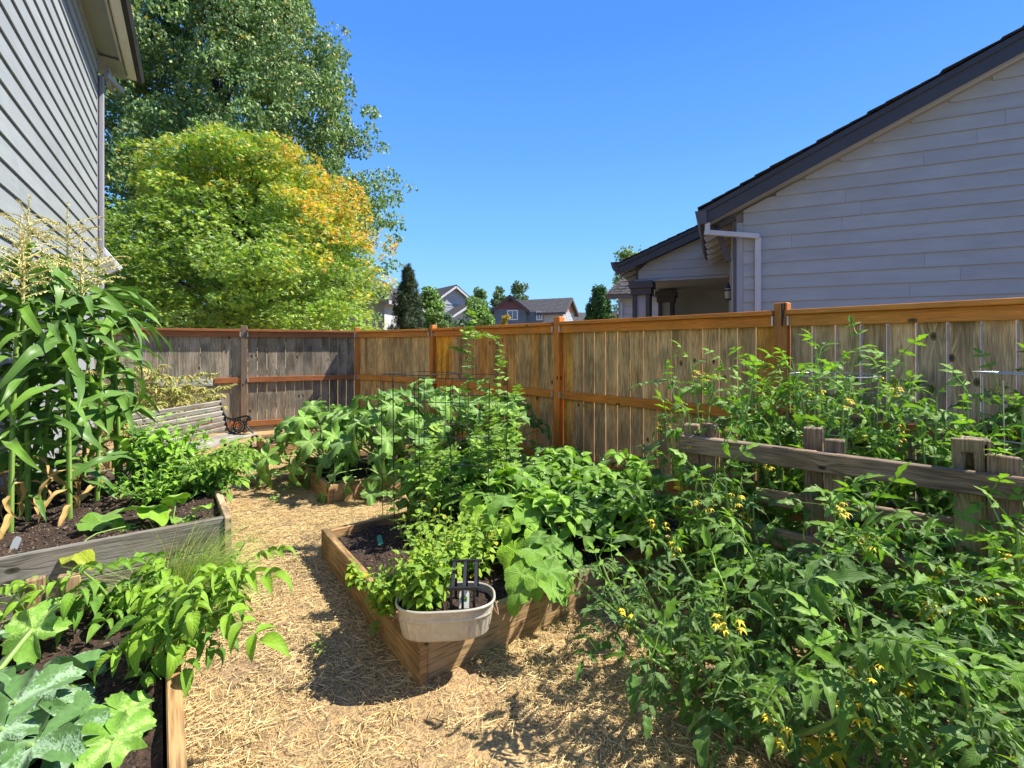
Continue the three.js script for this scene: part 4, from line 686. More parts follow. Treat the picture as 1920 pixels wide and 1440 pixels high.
// ================================================================ zucchini, squash, cucumber
R = rng(301);
const silverTex = palmTex(1, 5, [.47, .66, .36]), plainTex = palmTex(0, 15), speckTex = palmTex(.5, 25, [.42, .62, .26]);
const pm = (c, map, o = {}) => leafMat(c, { map, bump: map, bs: .007, coat: .15, t: .34, ...o });
const ZM = [pm([.62, .62, 1.6], speckTex), pm([.72, .74, 1.6], speckTex), pm([.46, .50, 1.4], speckTex)], ZS = [pm([.34, .40, 1.3], silverTex, { t: .2 }), pm([.29, .35, 1.1], silverTex, { t: .22 })], QM = [pm([.11, .25, .06], plainTex), pm([.085, .205, .06], plainTex), pm([.15, .32, .05], plainTex)], YM = pm([.21, .29, .06], plainTex);
const ZL = variants(8, () => palm({ r: .15, lobes: 5, deep: rr(.46, .62), teeth: rr(.12, .2), cup: rr(-.1, .35), ruffle: rr(.25, .6), droop: rr(.25, .8), segs: 72, rings: 5, ph: rr(0, 6), point: .25, sharp: rr(.9, 1.3) })), QL = variants(6, () => palm({ r: .085, lobes: 5, deep: rr(.14, .24), teeth: .05, cup: rr(.05, .3), ruffle: rr(.1, .3), droop: rr(.2, .6), segs: 40, point: .3, ph: rr(0, 6) }));
const petiole = stemMat([.24, .38, .10]);
function squash(g, n, { H = .5, r = .35, leaf, mats, s = [.8, 1.2], dome = 1, cx = 0, cz = 0, lo = 0, thick = .007, sector = [0, 6.28], tilt = [.1, .7], hair = 1 }) {
  for (let k = 0; k < n; k++) {
    const t = Math.sqrt((k + .5) / n), a = sector[0] + ((k * 2.399 + rr(-.25, .25)) % 6.283) / 6.283 * (sector[1] - sector[0]), d = r * t * rr(.85, 1.1), h = Math.max(lo, H * (dome ? Math.sqrt(Math.max(.02, 1 - t * t * .92)) : 1) * rr(.78, 1.06)), p = vec(cx + Math.cos(a) * d, h, cz + Math.sin(a) * d);
    g.S.tube(curve([vec(cx + Math.cos(a) * .02, .0, cz + Math.sin(a) * .02), vec(cx + Math.cos(a) * d * .35, h * .62, cz + Math.sin(a) * d * .35), p], 7), (u) => thick * lerp(1, .5, u), 5);
    const yaw = Math.PI / 2 - a; g.leaf(pick(leaf), pick(mats), p, yaw + rr(-.5, .5), -lerp(tilt[0], tilt[1], t) + rr(-.25, .25), rr(-.35, .35), rr(...s));
  }
}
{ // the mound in the middle bed
  const spots = [[-1.30, 4.75, 'on the corner of its brown bed', 36, .80, .60], [-.82, 4.95, 'behind the black wire cages', 34, .90, .55], [-.15, 5.05, 'against the orange fence', 30, .80, .5], [-1.98, 5.02, 'reaching towards the bench', 28, .62, .58]];
  spots.forEach(([X, D, say, n, H, r], k) => { const g = new Plant('zucchini_plant', 'large leaved zucchini plant ' + say, 'zucchini plant', X, D, .16, 'zucchini in the middle bed'); squash(g, n, { H, r: r * 1.05, leaf: ZL, mats: ZM, s: [.75, 1.15], thick: .009 }); squash(g, 8, { H: .22, r: r * 1.2, leaf: ZL, mats: ZM, s: [.6, .95], tilt: [.4, 1.0], lo: .1 });
    if (k < 2) for (let q = 0; q < 3; q++) { const b = new B(); b.tube(curve([vec(0, 0, 0), vec(.02, .03, .02), vec(.05, .05, .06)], 8), (t) => .018 * Math.sin(Math.PI * (.15 + t * .75)), 8, [1, 1, 1]); const m = mesh('squash_fruit', b.geo(), std({ color: C(.7, .62, .16), roughness: .45 }), g.g); m.position.set(rr(-.05, .2), rr(.22, .32), rr(.12, .25)); }
    g.finish(petiole); });
  // leaves spilling over the plank and along the path
  const g = new Plant('zucchini_plant', 'trailing zucchini shoot spilling over the bed plank onto straw', 'zucchini plant', -1.62, 4.35, .04, 'zucchini in the middle bed');
  for (const [x, y, z, a, s, p] of [[-.12, .15, -.1, -1.9, .9, -.5], [-.32, .16, -.28, -1.7, 1.0, -.4], [-.52, .12, -.5, -1.6, .95, -.45], [-.75, .12, -.62, -1.5, .9, -.35], [-.2, .25, -.35, -2.2, 1, -.2], [-.95, .08, -.45, -1.4, 1.0, -.3], [-.78, .1, -.3, -1.5, 1.0, -.35], [-1.1, .12, -.7, -1.3, .95, -.2], [-.6, .26, -.75, -1.9, .95, -.2], [.12, .12, .12, -.6, .8, -.9], [.42, .2, .06, .1, .9, -1.0], [.36, .08, .16, .3, .8, -1.1], [-.05, .05, .1, -1.2, .8, -.3]]) { const p0 = vec(x, y, z); g.S.tube(curve([vec(x * .3 + .1, .12, z * .3 - .2), vec(x * .7, y + .06, z * .7), p0], 6), .006, 5); g.leaf(pick(ZL), pick(ZM), p0, a + rr(-.2, .2), p, rr(-.3, .3), s); }
  g.finish(petiole);
}
{ // the silvery plant in the near bed
  const g = new Plant('zucchini_plant', 'silver veined zucchini with deeply cut leaves in the tan bed', 'zucchini plant', -1.75, 1.50, .26);
  const put = (px, py, D, yaw, pitch, roll, s, m = pick(ZS)) => { const q = far(px, py, D).sub(g.g.position); g.S.tube(curve([vec(rr(-.03, .03), 0, rr(-.03, .03)), vec(q.x * .4, q.y * .5 - .02, q.z * .4), q], 8), (t) => lerp(.013, .008, t), 6); g.leaf(pick(ZL), m, q, yaw, pitch, roll, s * .88); };
  put(72, 1262, 1.62, 1.95, .25, -.5, 1.55); put(120, 1300, 1.52, 1.75, -.1, -.25, 1.4); put(30, 1318, 1.42, 1.2, -.15, .3, 1.25); put(-14, 1190, 1.75, -1.2, .1, .2, 1.3); put(165, 1345, 1.42, 1.4, -.35, -.3, 1.0); put(60, 1180, 1.72, 2.9, .9, .3, .9, ZM[1]); put(40, 1270, 1.8, -2.4, .2, 0, .9, ZM[0]); put(230, 1335, 1.45, 1.6, -.4, .1, .8, ZM[1]); put(5, 1370, 1.32, .6, -.2, .1, 1.1); put(110, 1380, 1.33, .9, -.3, 0, 1.0); put(-60, 1290, 1.5, 0, .1, .2, 1.4); put(140, 1240, 1.78, 2.6, .1, .2, .8, ZM[0]); put(215, 1385, 1.36, 1.2, -.3, .1, .85, ZM[1]); put(180, 1290, 1.6, 2.2, 0, .2, .7, ZM[0]); put(60, 1400, 1.28, .2, -.2, .2, 1.1); put(200, 1250, 1.7, 1.9, .1, -.2, .6, ZM[1]);
  g.finish(petiole);
}
{ // squash at the corner of the corn bed
  const g = new Plant('squash_vine', 'young squash vine with broad leaves on the grey bed edge', 'squash vine', -2.12, 2.90, .34);
  for (const [px, py, D, yaw, pitch, roll, s, m] of [[190, 980, 2.78, 2.2, -.25, .2, 1.35, QM[1]], [205, 1000, 2.72, 1.2, -.15, .3, 1.1, QM[0]], [262, 952, 2.85, -.6, .35, .3, 1.35, QM[0]], [288, 960, 2.84, 1.0, -.2, -.1, 1.0, QM[2]], [330, 935, 2.95, .4, .8, .2, .9, QM[2]], [330, 985, 2.85, -.8, -.2, .2, 1.0, QM[2]], [345, 975, 2.95, 1.2, -.1, -.2, 1.0, QM[0]], [150, 990, 2.85, -.9, 0, .2, 1.1, QM[1]], [380, 950, 3.0, .8, .5, 0, .7, QM[2]]]) { const q = far(px, py, D).sub(g.g.position); g.S.tube(curve([vec(q.x * .5, 0, q.z * .5), vec(q.x * .8, q.y * .5, q.z * .8), q], 6), .006, 5); g.leaf(pick(QL), m, q, yaw, pitch, roll, s * 1.15); }
  const q = far(143, 1036, 2.48).sub(g.g.position); g.leaf(QL[1], YM, q, 1.2, .05, .25, .95, 'yellow_leaf'); g.S.tube(curve([vec(q.x * .8, .02, q.z * .8 - .2), vec(q.x, .04, q.z - .08), q], 5), .004, 5); g.finish(petiole);
}
{ // cucumbers at the near side of the bean bed
  const mk = (label, X, D, n, H, r, s, sector) => { const g = new Plant('cucumber_plant', label, 'cucumber plant', X, D, .16, 'cucumbers in the bean bed'); squash(g, n, { H, r, leaf: QL, mats: QM, s, thick: .005, sector }); for (let k = 0; k < 5; k++) g.S.tube(curve([vec(0, .1, 0), vec(rr(-.1, .1), .2, rr(.05, .2)), vec(rr(-.2, .2), rr(.05, .2), rr(.1, .3)), vec(rr(-.2, .2), rr(.0, .1), rr(.1, .3))], 10), .0011, 4); return g.finish(petiole); };
  mk('cucumber plant hanging over the front plank of the bean bed', .18, 2.52, 13, .25, .17, [.7, 1.0]); mk('spreading cucumber plant behind the oval tub', .02, 2.86, 24, .34, .32, [.9, 1.3]); mk('cucumber plant close to the pea cage', -.20, 3.08, 15, .36, .25, [.8, 1.1]);
  const g = new Plant('cucumber_plant', 'small cucumber shoot draped over the plank beside the tub', 'cucumber plant', .10, 2.25, .19, 'cucumbers in the bean bed'); for (const [px, py, D, yaw, pitch, s] of [[975, 1075, 2.22, -.5, -.35, 1.0], [1030, 1070, 2.22, .7, -.35, 1.05], [975, 1110, 2.12, -.8, -.6, .85], [1035, 1105, 2.1, 1.0, -.5, .9], [1005, 1090, 2.13, 0, -.7, .7], [1000, 1035, 2.35, 0, .1, 1.0]]) { const q = far(px, py, D).sub(g.g.position); g.S.tube(curve([vec(0, 0, -.1), vec(q.x * .5, q.y * .5 + .05, q.z * .5), q], 6), .004, 5); g.leaf(pick(QL), pick(QM), q, yaw, pitch, 0, s); } g.S.tube(curve([vec(.02, .05, .0), vec(.03, 0, .07), vec(.03, -.14, .09)], 8), .0012, 4); g.finish(petiole);
}
// ================================================================ beans
{
  R = rng(321);
  const BM = [[.10, .24, .04], [.075, .19, .045], [.14, .31, .035], [.06, .15, .045]].map((c) => leafMat(c, { coat: .22, t: .45 })), BL = variants(7, () => { const b = new B(), y = rr(-.1, .1); b.tube([vec(0, 0, -.05), vec(0, .004, -.02), vec(0, 0, 0)], .0013, 4); for (const a of [-1.5, 0, 1.5]) blade(b, O, { L: rr(.095, .12), W: rr(.07, .088), n: 7, w: (t) => Math.pow(Math.sin(Math.PI * Math.pow(t, .58)), .9) * (1 - .15 * t), fold: rr(.05, .4), droop: rr(.4, 1.2), yaw: a + rr(-.2, .2), pitch: rr(-.3, .2) + y, cols: 2, c: tone([1, 1, 1], .08), x0: Math.sin(a) * .012, z0: a ? -.012 : .012 }); return b.geo(); });
  const mk = (label, X, D, n, H, r) => { const g = new Plant('bean_plant', label, 'bean plant', X, D, .16, 'bush beans in the brown bed'); for (let s = 0; s < 5; s++) { const a = s * 1.256 + rr(-.3, .3); g.S.tube(curve([vec(0, 0, 0), vec(Math.cos(a) * r * .4, H * .5, Math.sin(a) * r * .4), vec(Math.cos(a) * r * .8, H * .9, Math.sin(a) * r * .8)], 8), (t) => lerp(.006, .002, t), 5); } for (let k = 0; k < n; k++) { const t = Math.sqrt(R()), a = rr(0, 6.28), lay = R(), h = H * Math.sqrt(1 - .8 * t * t) * lerp(.45, 1.05, Math.pow(lay, .6)); g.leaf(pick(BL), lay > .6 ? pick([BM[0], BM[2], BM[2], BM[1]]) : pick([BM[0], BM[1], BM[3]]), vec(Math.cos(a) * r * t, h, Math.sin(a) * r * t), Math.PI / 2 - a + rr(-1, 1), rr(-.5, .45), rr(-.5, .5), rr(.75, 1.15)); }
    for (let k = 0; k < 6; k++) { const m = mesh('flower', new THREE.SphereGeometry(.007, 6, 5), petal, g.g); m.material = M.beanFlower ??= std({ color: C(.8, .76, .6), roughness: .8 }); m.position.set(rr(-r, r) * .7, H * rr(.7, 1), rr(-r, r) * .7); } return g.finish(stemMat([.16, .30, .07])); };
  const at2 = (a, b) => [-.361 + .8 * a - .6 * b, 1.985 + .6 * a + .8 * b];
  [['in the heart of the bean bed', .95, .72, .44], ['towards the fence end of the bed', 1.30, .95, .42], ['by the rear plank of the bean bed', .72, 1.12, .46], ['at the bed end under the tomatoes', 1.55, .50, .40], ['next to the cucumber leaves', 1.08, .32, .37], ['in the shade of the orange fence', 1.75, 1.05, .40], ['filling the end of the bed by the trellis', 2.0, .6, .42], ['behind the pea cage', 1.10, 1.28, .46], ['under the tall pea vine', .80, 1.45, .48], ['at the shaded corner by the fence post', 1.95, 1.3, .36], ['between cucumber and trellis', 1.45, .18, .34]].forEach(([say, a, b, H]) => mk('green bush bean plant ' + say, ...at2(a, b), 62, H, .30));
}
// ================================================================ peas on the cages
{
  R = rng(331);
  const PM = [[.15, .29, .09], [.19, .36, .09], [.11, .23, .075]].map((c) => leafMat(c, { t: .4, coat: .15 })), rd = (t) => Math.pow(Math.sin(Math.PI * Math.pow(t, .7)), .6), PL = variants(6, () => { const b = new B(), n = 2; b.tube([vec(0, 0, 0), vec(0, .01, .03), vec(0, .01, .075)], .001, 3); for (let q = 0; q < n; q++) for (const s of [-1, 1]) blade(b, O, { L: rr(.035, .05), W: rr(.026, .034), n: 5, w: rd, cols: 1, fold: rr(.1, .5), droop: rr(-.2, .5), yaw: s * 1.2, z0: .015 + q * .035, y0: .008, c: tone([1, 1, 1], .1), pitch: rr(0, .5) }); for (const s of [-1, 1]) blade(b, O, { L: .05, W: .04, n: 5, w: rd, cols: 1, fold: .3, droop: .2, yaw: s * 1.9, pitch: .4, c: [1, 1, 1] }); const tw = []; for (let k = 0; k <= 14; k++) { const t = k / 14; tw.push(vec(.012 * t * Math.sin(t * 9), .01 + .03 * t, .075 + .07 * t * Math.cos(t * 2))); } b.tube(tw, .0007, 3, [1.2, 1.2, 1]); return b.geo(); });
  const vine = (g, pts, gap = .07, s = 1) => { const c = new THREE.CatmullRomCurve3(pts), L = c.getLength(), n = Math.max(6, Math.round(L / gap)), P = c.getSpacedPoints(n * 2); g.S.tube(P, (t) => lerp(.0028, .0013, t), 4); let a = rr(0, 6); for (let k = 1; k < P.length; k += 2) { a += Math.PI + rr(-.7, .7); g.leaf(pick(PL), pick(PM), P[k], a, rr(-.2, .6), rr(-.4, .4), s * rr(.75, 1.15)); } };
  const pv = (label, X, D, f) => { const g = new Plant('pea_vine', label, 'pea vine', X, D, .17, 'peas climbing the wire cages'); f(g); return g.finish(stemMat([.22, .34, .10])); };
  const wig = (x, z, h, sx, sz, n = 6) => Array.from({ length: n + 1 }, (_, k) => { const t = k / n; return vec(x + sx * t + rr(-.05, .05), h * t, z + sz * t + rr(-.05, .05)); });
  pv('pea vines covering the lower black wire cage', -.36, 3.28, (g) => { for (let k = 0; k < 11; k++) vine(g, wig(rr(-.25, .25), rr(-.15, .25), rr(.45, .85), rr(-.1, .12), rr(-.08, .08))); });
  pv('pea vines reaching the cage top, with curling tendrils', -.12, 3.45, (g) => { for (let k = 0; k < 8; k++) vine(g, wig(rr(-.2, .2), rr(-.15, .2), rr(.6, .98), rr(-.08, .1), rr(-.06, .06))); });
  pv('solitary tall pea vine looping high in front of the stained boards', -.18, 3.30, (g) => { // two strands joined by an arch
    const w = (px, py, D = 3.35) => far(px, py, D).sub(g.g.position);
    vine(g, [w(905, 900), w(880, 820), w(872, 740), w(880, 690), w(876, 640), w(884, 610), w(882, 585)], .055, 1.0); vine(g, [w(930, 900), w(925, 820), w(930, 750), w(938, 690), w(936, 650), w(928, 635), w(905, 634), w(886, 628)], .05, 1.0); vine(g, [w(870, 800), w(845, 745), w(820, 735), w(795, 760)], .06); vine(g, [w(905, 800), w(912, 740), w(900, 720), w(880, 715)], .06); vine(g, [w(876, 665), w(862, 660), w(845, 652)], .05, .8); });
  pv('short pea vines along the plank behind the bare soil', -.62, 3.12, (g) => { for (let k = 0; k < 7; k++) vine(g, wig(rr(-.12, .35), rr(-.2, .15), rr(.3, .6), rr(-.1, .1), rr(-.05, .12))); });
}
// ================================================================ mint
{
  R = rng(341);
  const MM = [[.17, .33, .04], [.215, .38, .04], [.13, .27, .045], [.32, .36, .05]].map((c) => leafMat(c, { t: .4, coat: .15, bs: .003 })), ML = variants(5, () => ovate({ L: rr(.048, .062), W: rr(.03, .038), n: 5, cols: 1, fold: rr(.1, .5), droop: rr(.2, .9), wave: .1, w: (t) => Math.pow(Math.sin(Math.PI * Math.pow(t, .68)), .8) }));
  const mint = (label, X, D, y, n, H, r, lean = [0, 0]) => { const g = new Plant('mint_plant', label, 'mint plant', X, D, y, 'mint around the tub'); for (let k = 0; k < n; k++) { const a = k * 2.4, d = r * Math.sqrt(k / n), h = H * rr(.55, 1), x = Math.cos(a) * d, z = Math.sin(a) * d, pts = curve([vec(x * .6, 0, z * .6), vec(x, h * .5, z), vec(x * 1.25 + lean[0] * h + rr(-.03, .03), h, z * 1.25 + lean[1] * h + rr(-.03, .03))], 10); g.S.tube(pts, .0016, 4); let b = rr(0, 3); for (let j = 1; j <= 10; j++) { b += Math.PI / 2; for (const s of [0, Math.PI]) g.leaf(pick(ML), R() < .05 ? MM[3] : pick(MM.slice(0, 3)), pts[j], b + s, j === 10 ? .8 : rr(-.5, .4), rr(-.3, .3), (j > 8 ? .6 : 1) * rr(.7, 1.15)); } } return g.finish(stemMat([.25, .30, .08]), 300); };
  mint('bushy lime green mint filling one end of the oval tub', TUB.x - .10, 2.05, .29, 36, .25, .09);
  mint('lime green mint spilling over the side plank beside the tub', -.60, 2.24, .17, 12, .2, .09, [-.15, .1]);
  mint('taller mint sprigs behind the tub on the bare soil', -.36, 2.32, .17, 34, .46, .13);
  mint('loose mint growing among the cucumbers', -.22, 2.58, .17, 16, .34, .14);
  mint('small mint seedling by the plank of bare soil', -.83, 2.47, .17, 4, .12, .03);
}
// ================================================================ peppers, potatoes, herbs in the corn bed
{
  R = rng(351);
  const PPM = [[.07, .18, .035], [.095, .23, .035], [.13, .30, .035]].map((c) => leafMat(c, { coat: .45, cr: .28, t: .35 })), PPL = variants(6, () => ovate({ L: rr(.085, .115), W: rr(.042, .056), n: 7, cols: 2, fold: rr(.1, .5), droop: rr(.4, 1.3), wave: .1, w: (t) => Math.pow(Math.sin(Math.PI * Math.pow(t, .72)), .95) }));
  const bush = (name, label, cat, X, D, y, n, H, r, leaves, mats, s = [.7, 1.1], stem = [.14, .27, .06], group) => { const g = new Plant(name, label, cat, X, D, y, group); const N = Math.max(5, Math.round(n / 13)); for (let q = 0; q < N; q++) { const a = q * 2.4, d = r * Math.sqrt((q + .5) / N), h = H * rr(.7, 1) * Math.sqrt(1 - .55 * (d / r) ** 2), pts = curve([vec(0, 0, 0), vec(Math.cos(a) * d * .5, h * .45, Math.sin(a) * d * .5), vec(Math.cos(a) * d, h, Math.sin(a) * d)], 12); g.S.tube(pts, (t) => lerp(.006, .0016, t), 5); let b = rr(0, 6); for (let j = 0; j < 13; j++) { const t = lerp(.25, 1, j / 12), i = Math.min(11, Math.floor(t * 12)), p = pts[i].clone().lerp(pts[i + 1], t * 12 - i); b += 2.4; g.leaf(pick(leaves), t > .8 ? mats[mats.length - 1] : pick(mats), p.add(vec(Math.cos(b) * .02, rr(-.01, .02), Math.sin(b) * .02)), Math.PI / 2 - b, t > .9 ? rr(.2, .8) : rr(-.6, .3), rr(-.4, .4), rr(...s) * (t > .9 ? .7 : 1)); } } return g.finish(stemMat(stem)); };
  bush('pepper_plant', 'glossy pepper bush rising in front of the bench slats', 'pepper plant', -2.66, 3.68, .32, 230, .62, .29, PPL, PPM, [.8, 1.2], undefined, 'peppers in the corn bed');
  bush('pepper_plant', 'glossy pepper bush hiding the near bench arm', 'pepper plant', -2.88, 3.72, .32, 150, .50, .25, PPL, PPM, [.8, 1.2], undefined, 'peppers in the corn bed');
  bush('basil_plant', 'dense low herb with small leaves in the corn bed', 'herb', -2.50, 3.30, .32, 330, .32, .32, variants(4, () => ovate({ L: .055, W: .03, n: 5, cols: 1, fold: rr(.1, .5), droop: rr(.3, 1) })), PPM.map((m) => { const q = m.clone(); q.color.multiplyScalar(1.15); return q; }), [.7, 1.15]);
  R = rng(361);
  const KM = [[.07, .185, .05], [.095, .225, .05], [.135, .28, .05]].map((c) => leafMat(c, { t: .42, coat: .2 })), KL = variants(6, () => compound({ L: rr(.13, .19), pairs: 3, leaf: rr(.055, .07), wd: .52, droop: rr(.5, 1.3), curlDroop: rr(.6, 1.2), lobed: false, sub: true, n: 6 })), KC = variants(5, () => compound({ L: rr(.14, .2), pairs: 3, leaf: rr(.085, .105), wd: .58, droop: rr(.8, 1.5), curlDroop: rr(.8, 1.6), lobed: false, sub: false, n: 7, fold: .4, roll: .35 })), yk = leafMat([.5, .42, .06], { t: .35, coat: .1 });
  const pot = (label, X, D, y, stems, H, r, leaves, lean, n = 9, s = [.8, 1.15], dead = 0) => { const g = new Plant('potato_plant', label, 'potato plant', X, D, y, 'potatoes in the beds'); for (let q = 0; q < stems; q++) { const a = q * 2.4 + rr(-.3, .3), d = r * rr(.5, 1.1), h = H * rr(.65, 1), pts = curve([vec(0, 0, 0), vec(Math.cos(a) * d * .4 + lean[0] * .3, h * .55, Math.sin(a) * d * .4 + lean[1] * .3), vec(Math.cos(a) * d + lean[0], h, Math.sin(a) * d + lean[1])], 12); g.S.tube(pts, (t) => lerp(.0075, .003, t), 6); let b = rr(0, 6); for (let j = 0; j < n; j++) { const t = lerp(.3, 1, j / (n - 1)), i = Math.min(11, Math.floor(t * 12)), p = pts[i].clone().lerp(pts[i + 1], t * 12 - i); b += 2.3 + rr(-.3, .3); const y2 = R() < dead && t < .6; g.leaf(pick(leaves), y2 ? yk : t > .8 ? KM[2] : pick(KM), p, b, y2 ? -.9 : t > .9 ? rr(.2, .7) : rr(-.4, .4), rr(-.3, .3), rr(...s) * (t > .9 ? .75 : 1)); } } return g.finish(stemMat([.27, .42, .08])); };
  pot('light green potato plant leaning over the grey bed edge to the path', -2.22, 3.50, .32, 12, .38, .26, KL, [.06, 0]);
  pot('potato plant at the far corner of the corn bed', -2.52, 4.02, .32, 9, .24, .2, KL, [.04, 0]);
  pot('potato plant with rolled up leaves arching over the tan plank', -1.30, 1.72, .27, 4, .36, .12, KC, [.24, .0], 8, [.8, 1.05], .25);
  pot('potato plant with rolled leaves in front of the short stakes', -1.66, 1.98, .27, 3, .26, .16, KC, [.02, 0], 8, [.75, 1.0]);
  pot('small potato shoot at the far end of the tan bed', -2.1, 1.92, .27, 2, .2, .14, KC, [0, 0], 5, [.75, 1.0]);
  pot('thin potato shoot growing from the path beside the grey bed', -1.62, 2.62, .02, 3, .32, .1, KL, [.03, 0], 6, [.5, .7]);
  // clump of grassy chives between the two beds
  const g = thing('chive_clump', 'clump of thin arching grassy chives between the two plank beds', 'chives', V(-1.80, 2.50, .0)), b = new B(); for (let k = 0; k < 1500; k++) { const a = rr(0, 6.28), d = Math.sqrt(R()) * .14, L = rr(.34, .60), yaw = rr(0, 6.28); blade(b, vec(Math.cos(a) * d, 0, Math.sin(a) * d * .7), { L, W: rr(.004, .006), n: 7, cols: 1, w: (t) => 1 - t * .8, pitch: rr(1.0, 1.5), droop: rr(.3, 2.0), yaw: yaw * .5 - .4 + rr(-.9, .9), fold: .4, bend: rr(-.3, .3), c: R() < .14 ? [2.4, 1.5, 1.2] : tone([1, 1, 1], .25) }); } stuff(mesh('blades', b.geo(), leafMat([.19, .33, .22], { map: strapTex, bump: strapTex, coat: .1 }), g));
}
// ================================================================ dry shrub behind the bench, weeds, sprouts by the fence
{
  R = rng(371);
  const DM = [[.24, .27, .24], [.19, .25, .18], [.30, .29, .34]].map((c) => leafMat(c, { coat: .08, t: .3 })), DL = variants(4, () => ovate({ L: rr(.06, .09), W: rr(.015, .023), n: 4, cols: 1, fold: .3, droop: rr(.3, 1.3) }));
  const shrub = (label, X, D, n, H, r) => { const g = new Plant('dry_shrub', label, 'shrub', X, D, 0, 'shrubs by the house corner'); for (let k = 0; k < n; k++) { const a = k * 2.4, d = r * Math.sqrt(k / n), h = H * rr(.6, 1) * Math.sqrt(1 - .5 * (d / r) ** 2), pts = curve([vec(0, 0, 0), vec(Math.cos(a) * d * .6, h * .6, Math.sin(a) * d * .6), vec(Math.cos(a) * d, h, Math.sin(a) * d), vec(Math.cos(a) * (d + .1), h + .02, Math.sin(a) * (d + .1))], 12); g.S.tube(pts, .002, 4); let b = rr(0, 6); for (let j = 0; j < 52; j++) { const t = rr(.2, 1), i = Math.min(11, Math.floor(t * 12)); b += 2.4; g.leaf(pick(DL), pick(DM), pts[i].clone().lerp(pts[i + 1], R()), b, rr(-.5, .5), rr(-.4, .4), rr(.7, 1.3)); } } return g.finish(stemMat([.25, .22, .1])); };
  shrub('dry yellowing shrub with narrow leaves behind the bench', -4.35, 6.15, 46, 1.15, .55); shrub('taller dry shrub between the corn and the grey fence', -4.75, 5.9, 40, 1.3, .5); shrub('dry shrub behind the bench back, low and brownish', -4.0, 5.3, 34, .8, .45);
  const WM = leafMat([.12, .24, .06]), WL = DL.concat(variants(2, () => ovate({ L: .05, W: .028, n: 5, cols: 1, droop: .5 })));
  const weed = (label, px, py, n, s) => { const p = at(px, py, 0), g = new Plant('path_weed', label, 'weed', p.x, -p.z, .01, 'weeds on the path'); for (let k = 0; k < n; k++) { const a = rr(0, 6.28); g.leaf(WL[4 + k % 2], WM, vec(Math.cos(a) * .02, .01 + .1 * s * R(), Math.sin(a) * .02), Math.PI / 2 - a, rr(-.1, .8), rr(-.3, .3), rr(.6, 1.2) * s); } g.S.tube([vec(0, 0, 0), vec(.005, .06 * s, 0), vec(0, .11 * s, .005)], .002, 4); return g.finish(stemMat([.2, .3, .08])); };
  weed('leafy weed growing at the foot of the bean bed plank', 714, 1195, 16, 1); weed('tiny flat weed on the straw before the bean bed', 602, 1222, 9, .55); weed('small weed tuft on the path before the zucchini bed', 512, 948, 14, .9); weed('weed tuft under the trailing zucchini', 540, 928, 14, .8);
}

// ================================================================ trees
const barkMat = std({ vertexColors: true, roughness: .95, map: dataTex(128, 256, (u, v) => { const l = .6 + .5 * (fbm(u * 20, v * 6, 3, 3, 20, 6) - .5); return [l, l, l]; }) });
const treeLeaf = (k = 1) => { // small folded blade, four faces
  const b = new B(); b.vert(0, 0, 0, 0, 0); b.vert(-.36 * k, .1, .45, 0, 0); b.vert(0, 0, .5, 0, 0); b.vert(.36 * k, .1, .45, 0, 0); b.vert(0, -.1, 1, 0, 0); b.tri(0, 1, 2); b.tri(0, 2, 3); b.tri(1, 4, 2); b.tri(2, 4, 3); return b.geo();
};
const mapleLeaf = () => { const b = new B(), c = b.vert(0, 0, .1, 0, 0), n = [[-1.9, .35], [-1.35, .55], [-1.0, .3], [-.62, .75], [-.3, .34], [0, 1], [.3, .34], [.62, .75], [1.0, .3], [1.35, .55], [1.9, .35]].map(([a, r]) => b.vert(Math.sin(a) * r, -.12 * r * r, .1 + Math.cos(a) * r * .9, 0, 0)); for (let k = 0; k < n.length - 1; k++) b.tri(c, n[k], n[k + 1]); return b.geo(); };
const needleTuft = () => { const b = new B(); for (let k = 0; k < 9; k++) { const a = k * 2.4, t = k / 9, x = Math.cos(a) * (.25 + .2 * t), y = Math.sin(a) * (.25 + .2 * t), i = [b.vert(-.03, 0, t * .5, 0, 0), b.vert(.03, .02, t * .5, 0, 0), b.vert(x, y, t * .5 + .55, 0, 0)]; b.tri(...i); } return b.geo(); };
const crownMat = (t = .35, coat = .2) => phy({ color: 0xffffff, roughness: .92, transmission: t, thickness: 0, clearcoat: coat, clearcoatRoughness: .4, side: THREE.DoubleSide });
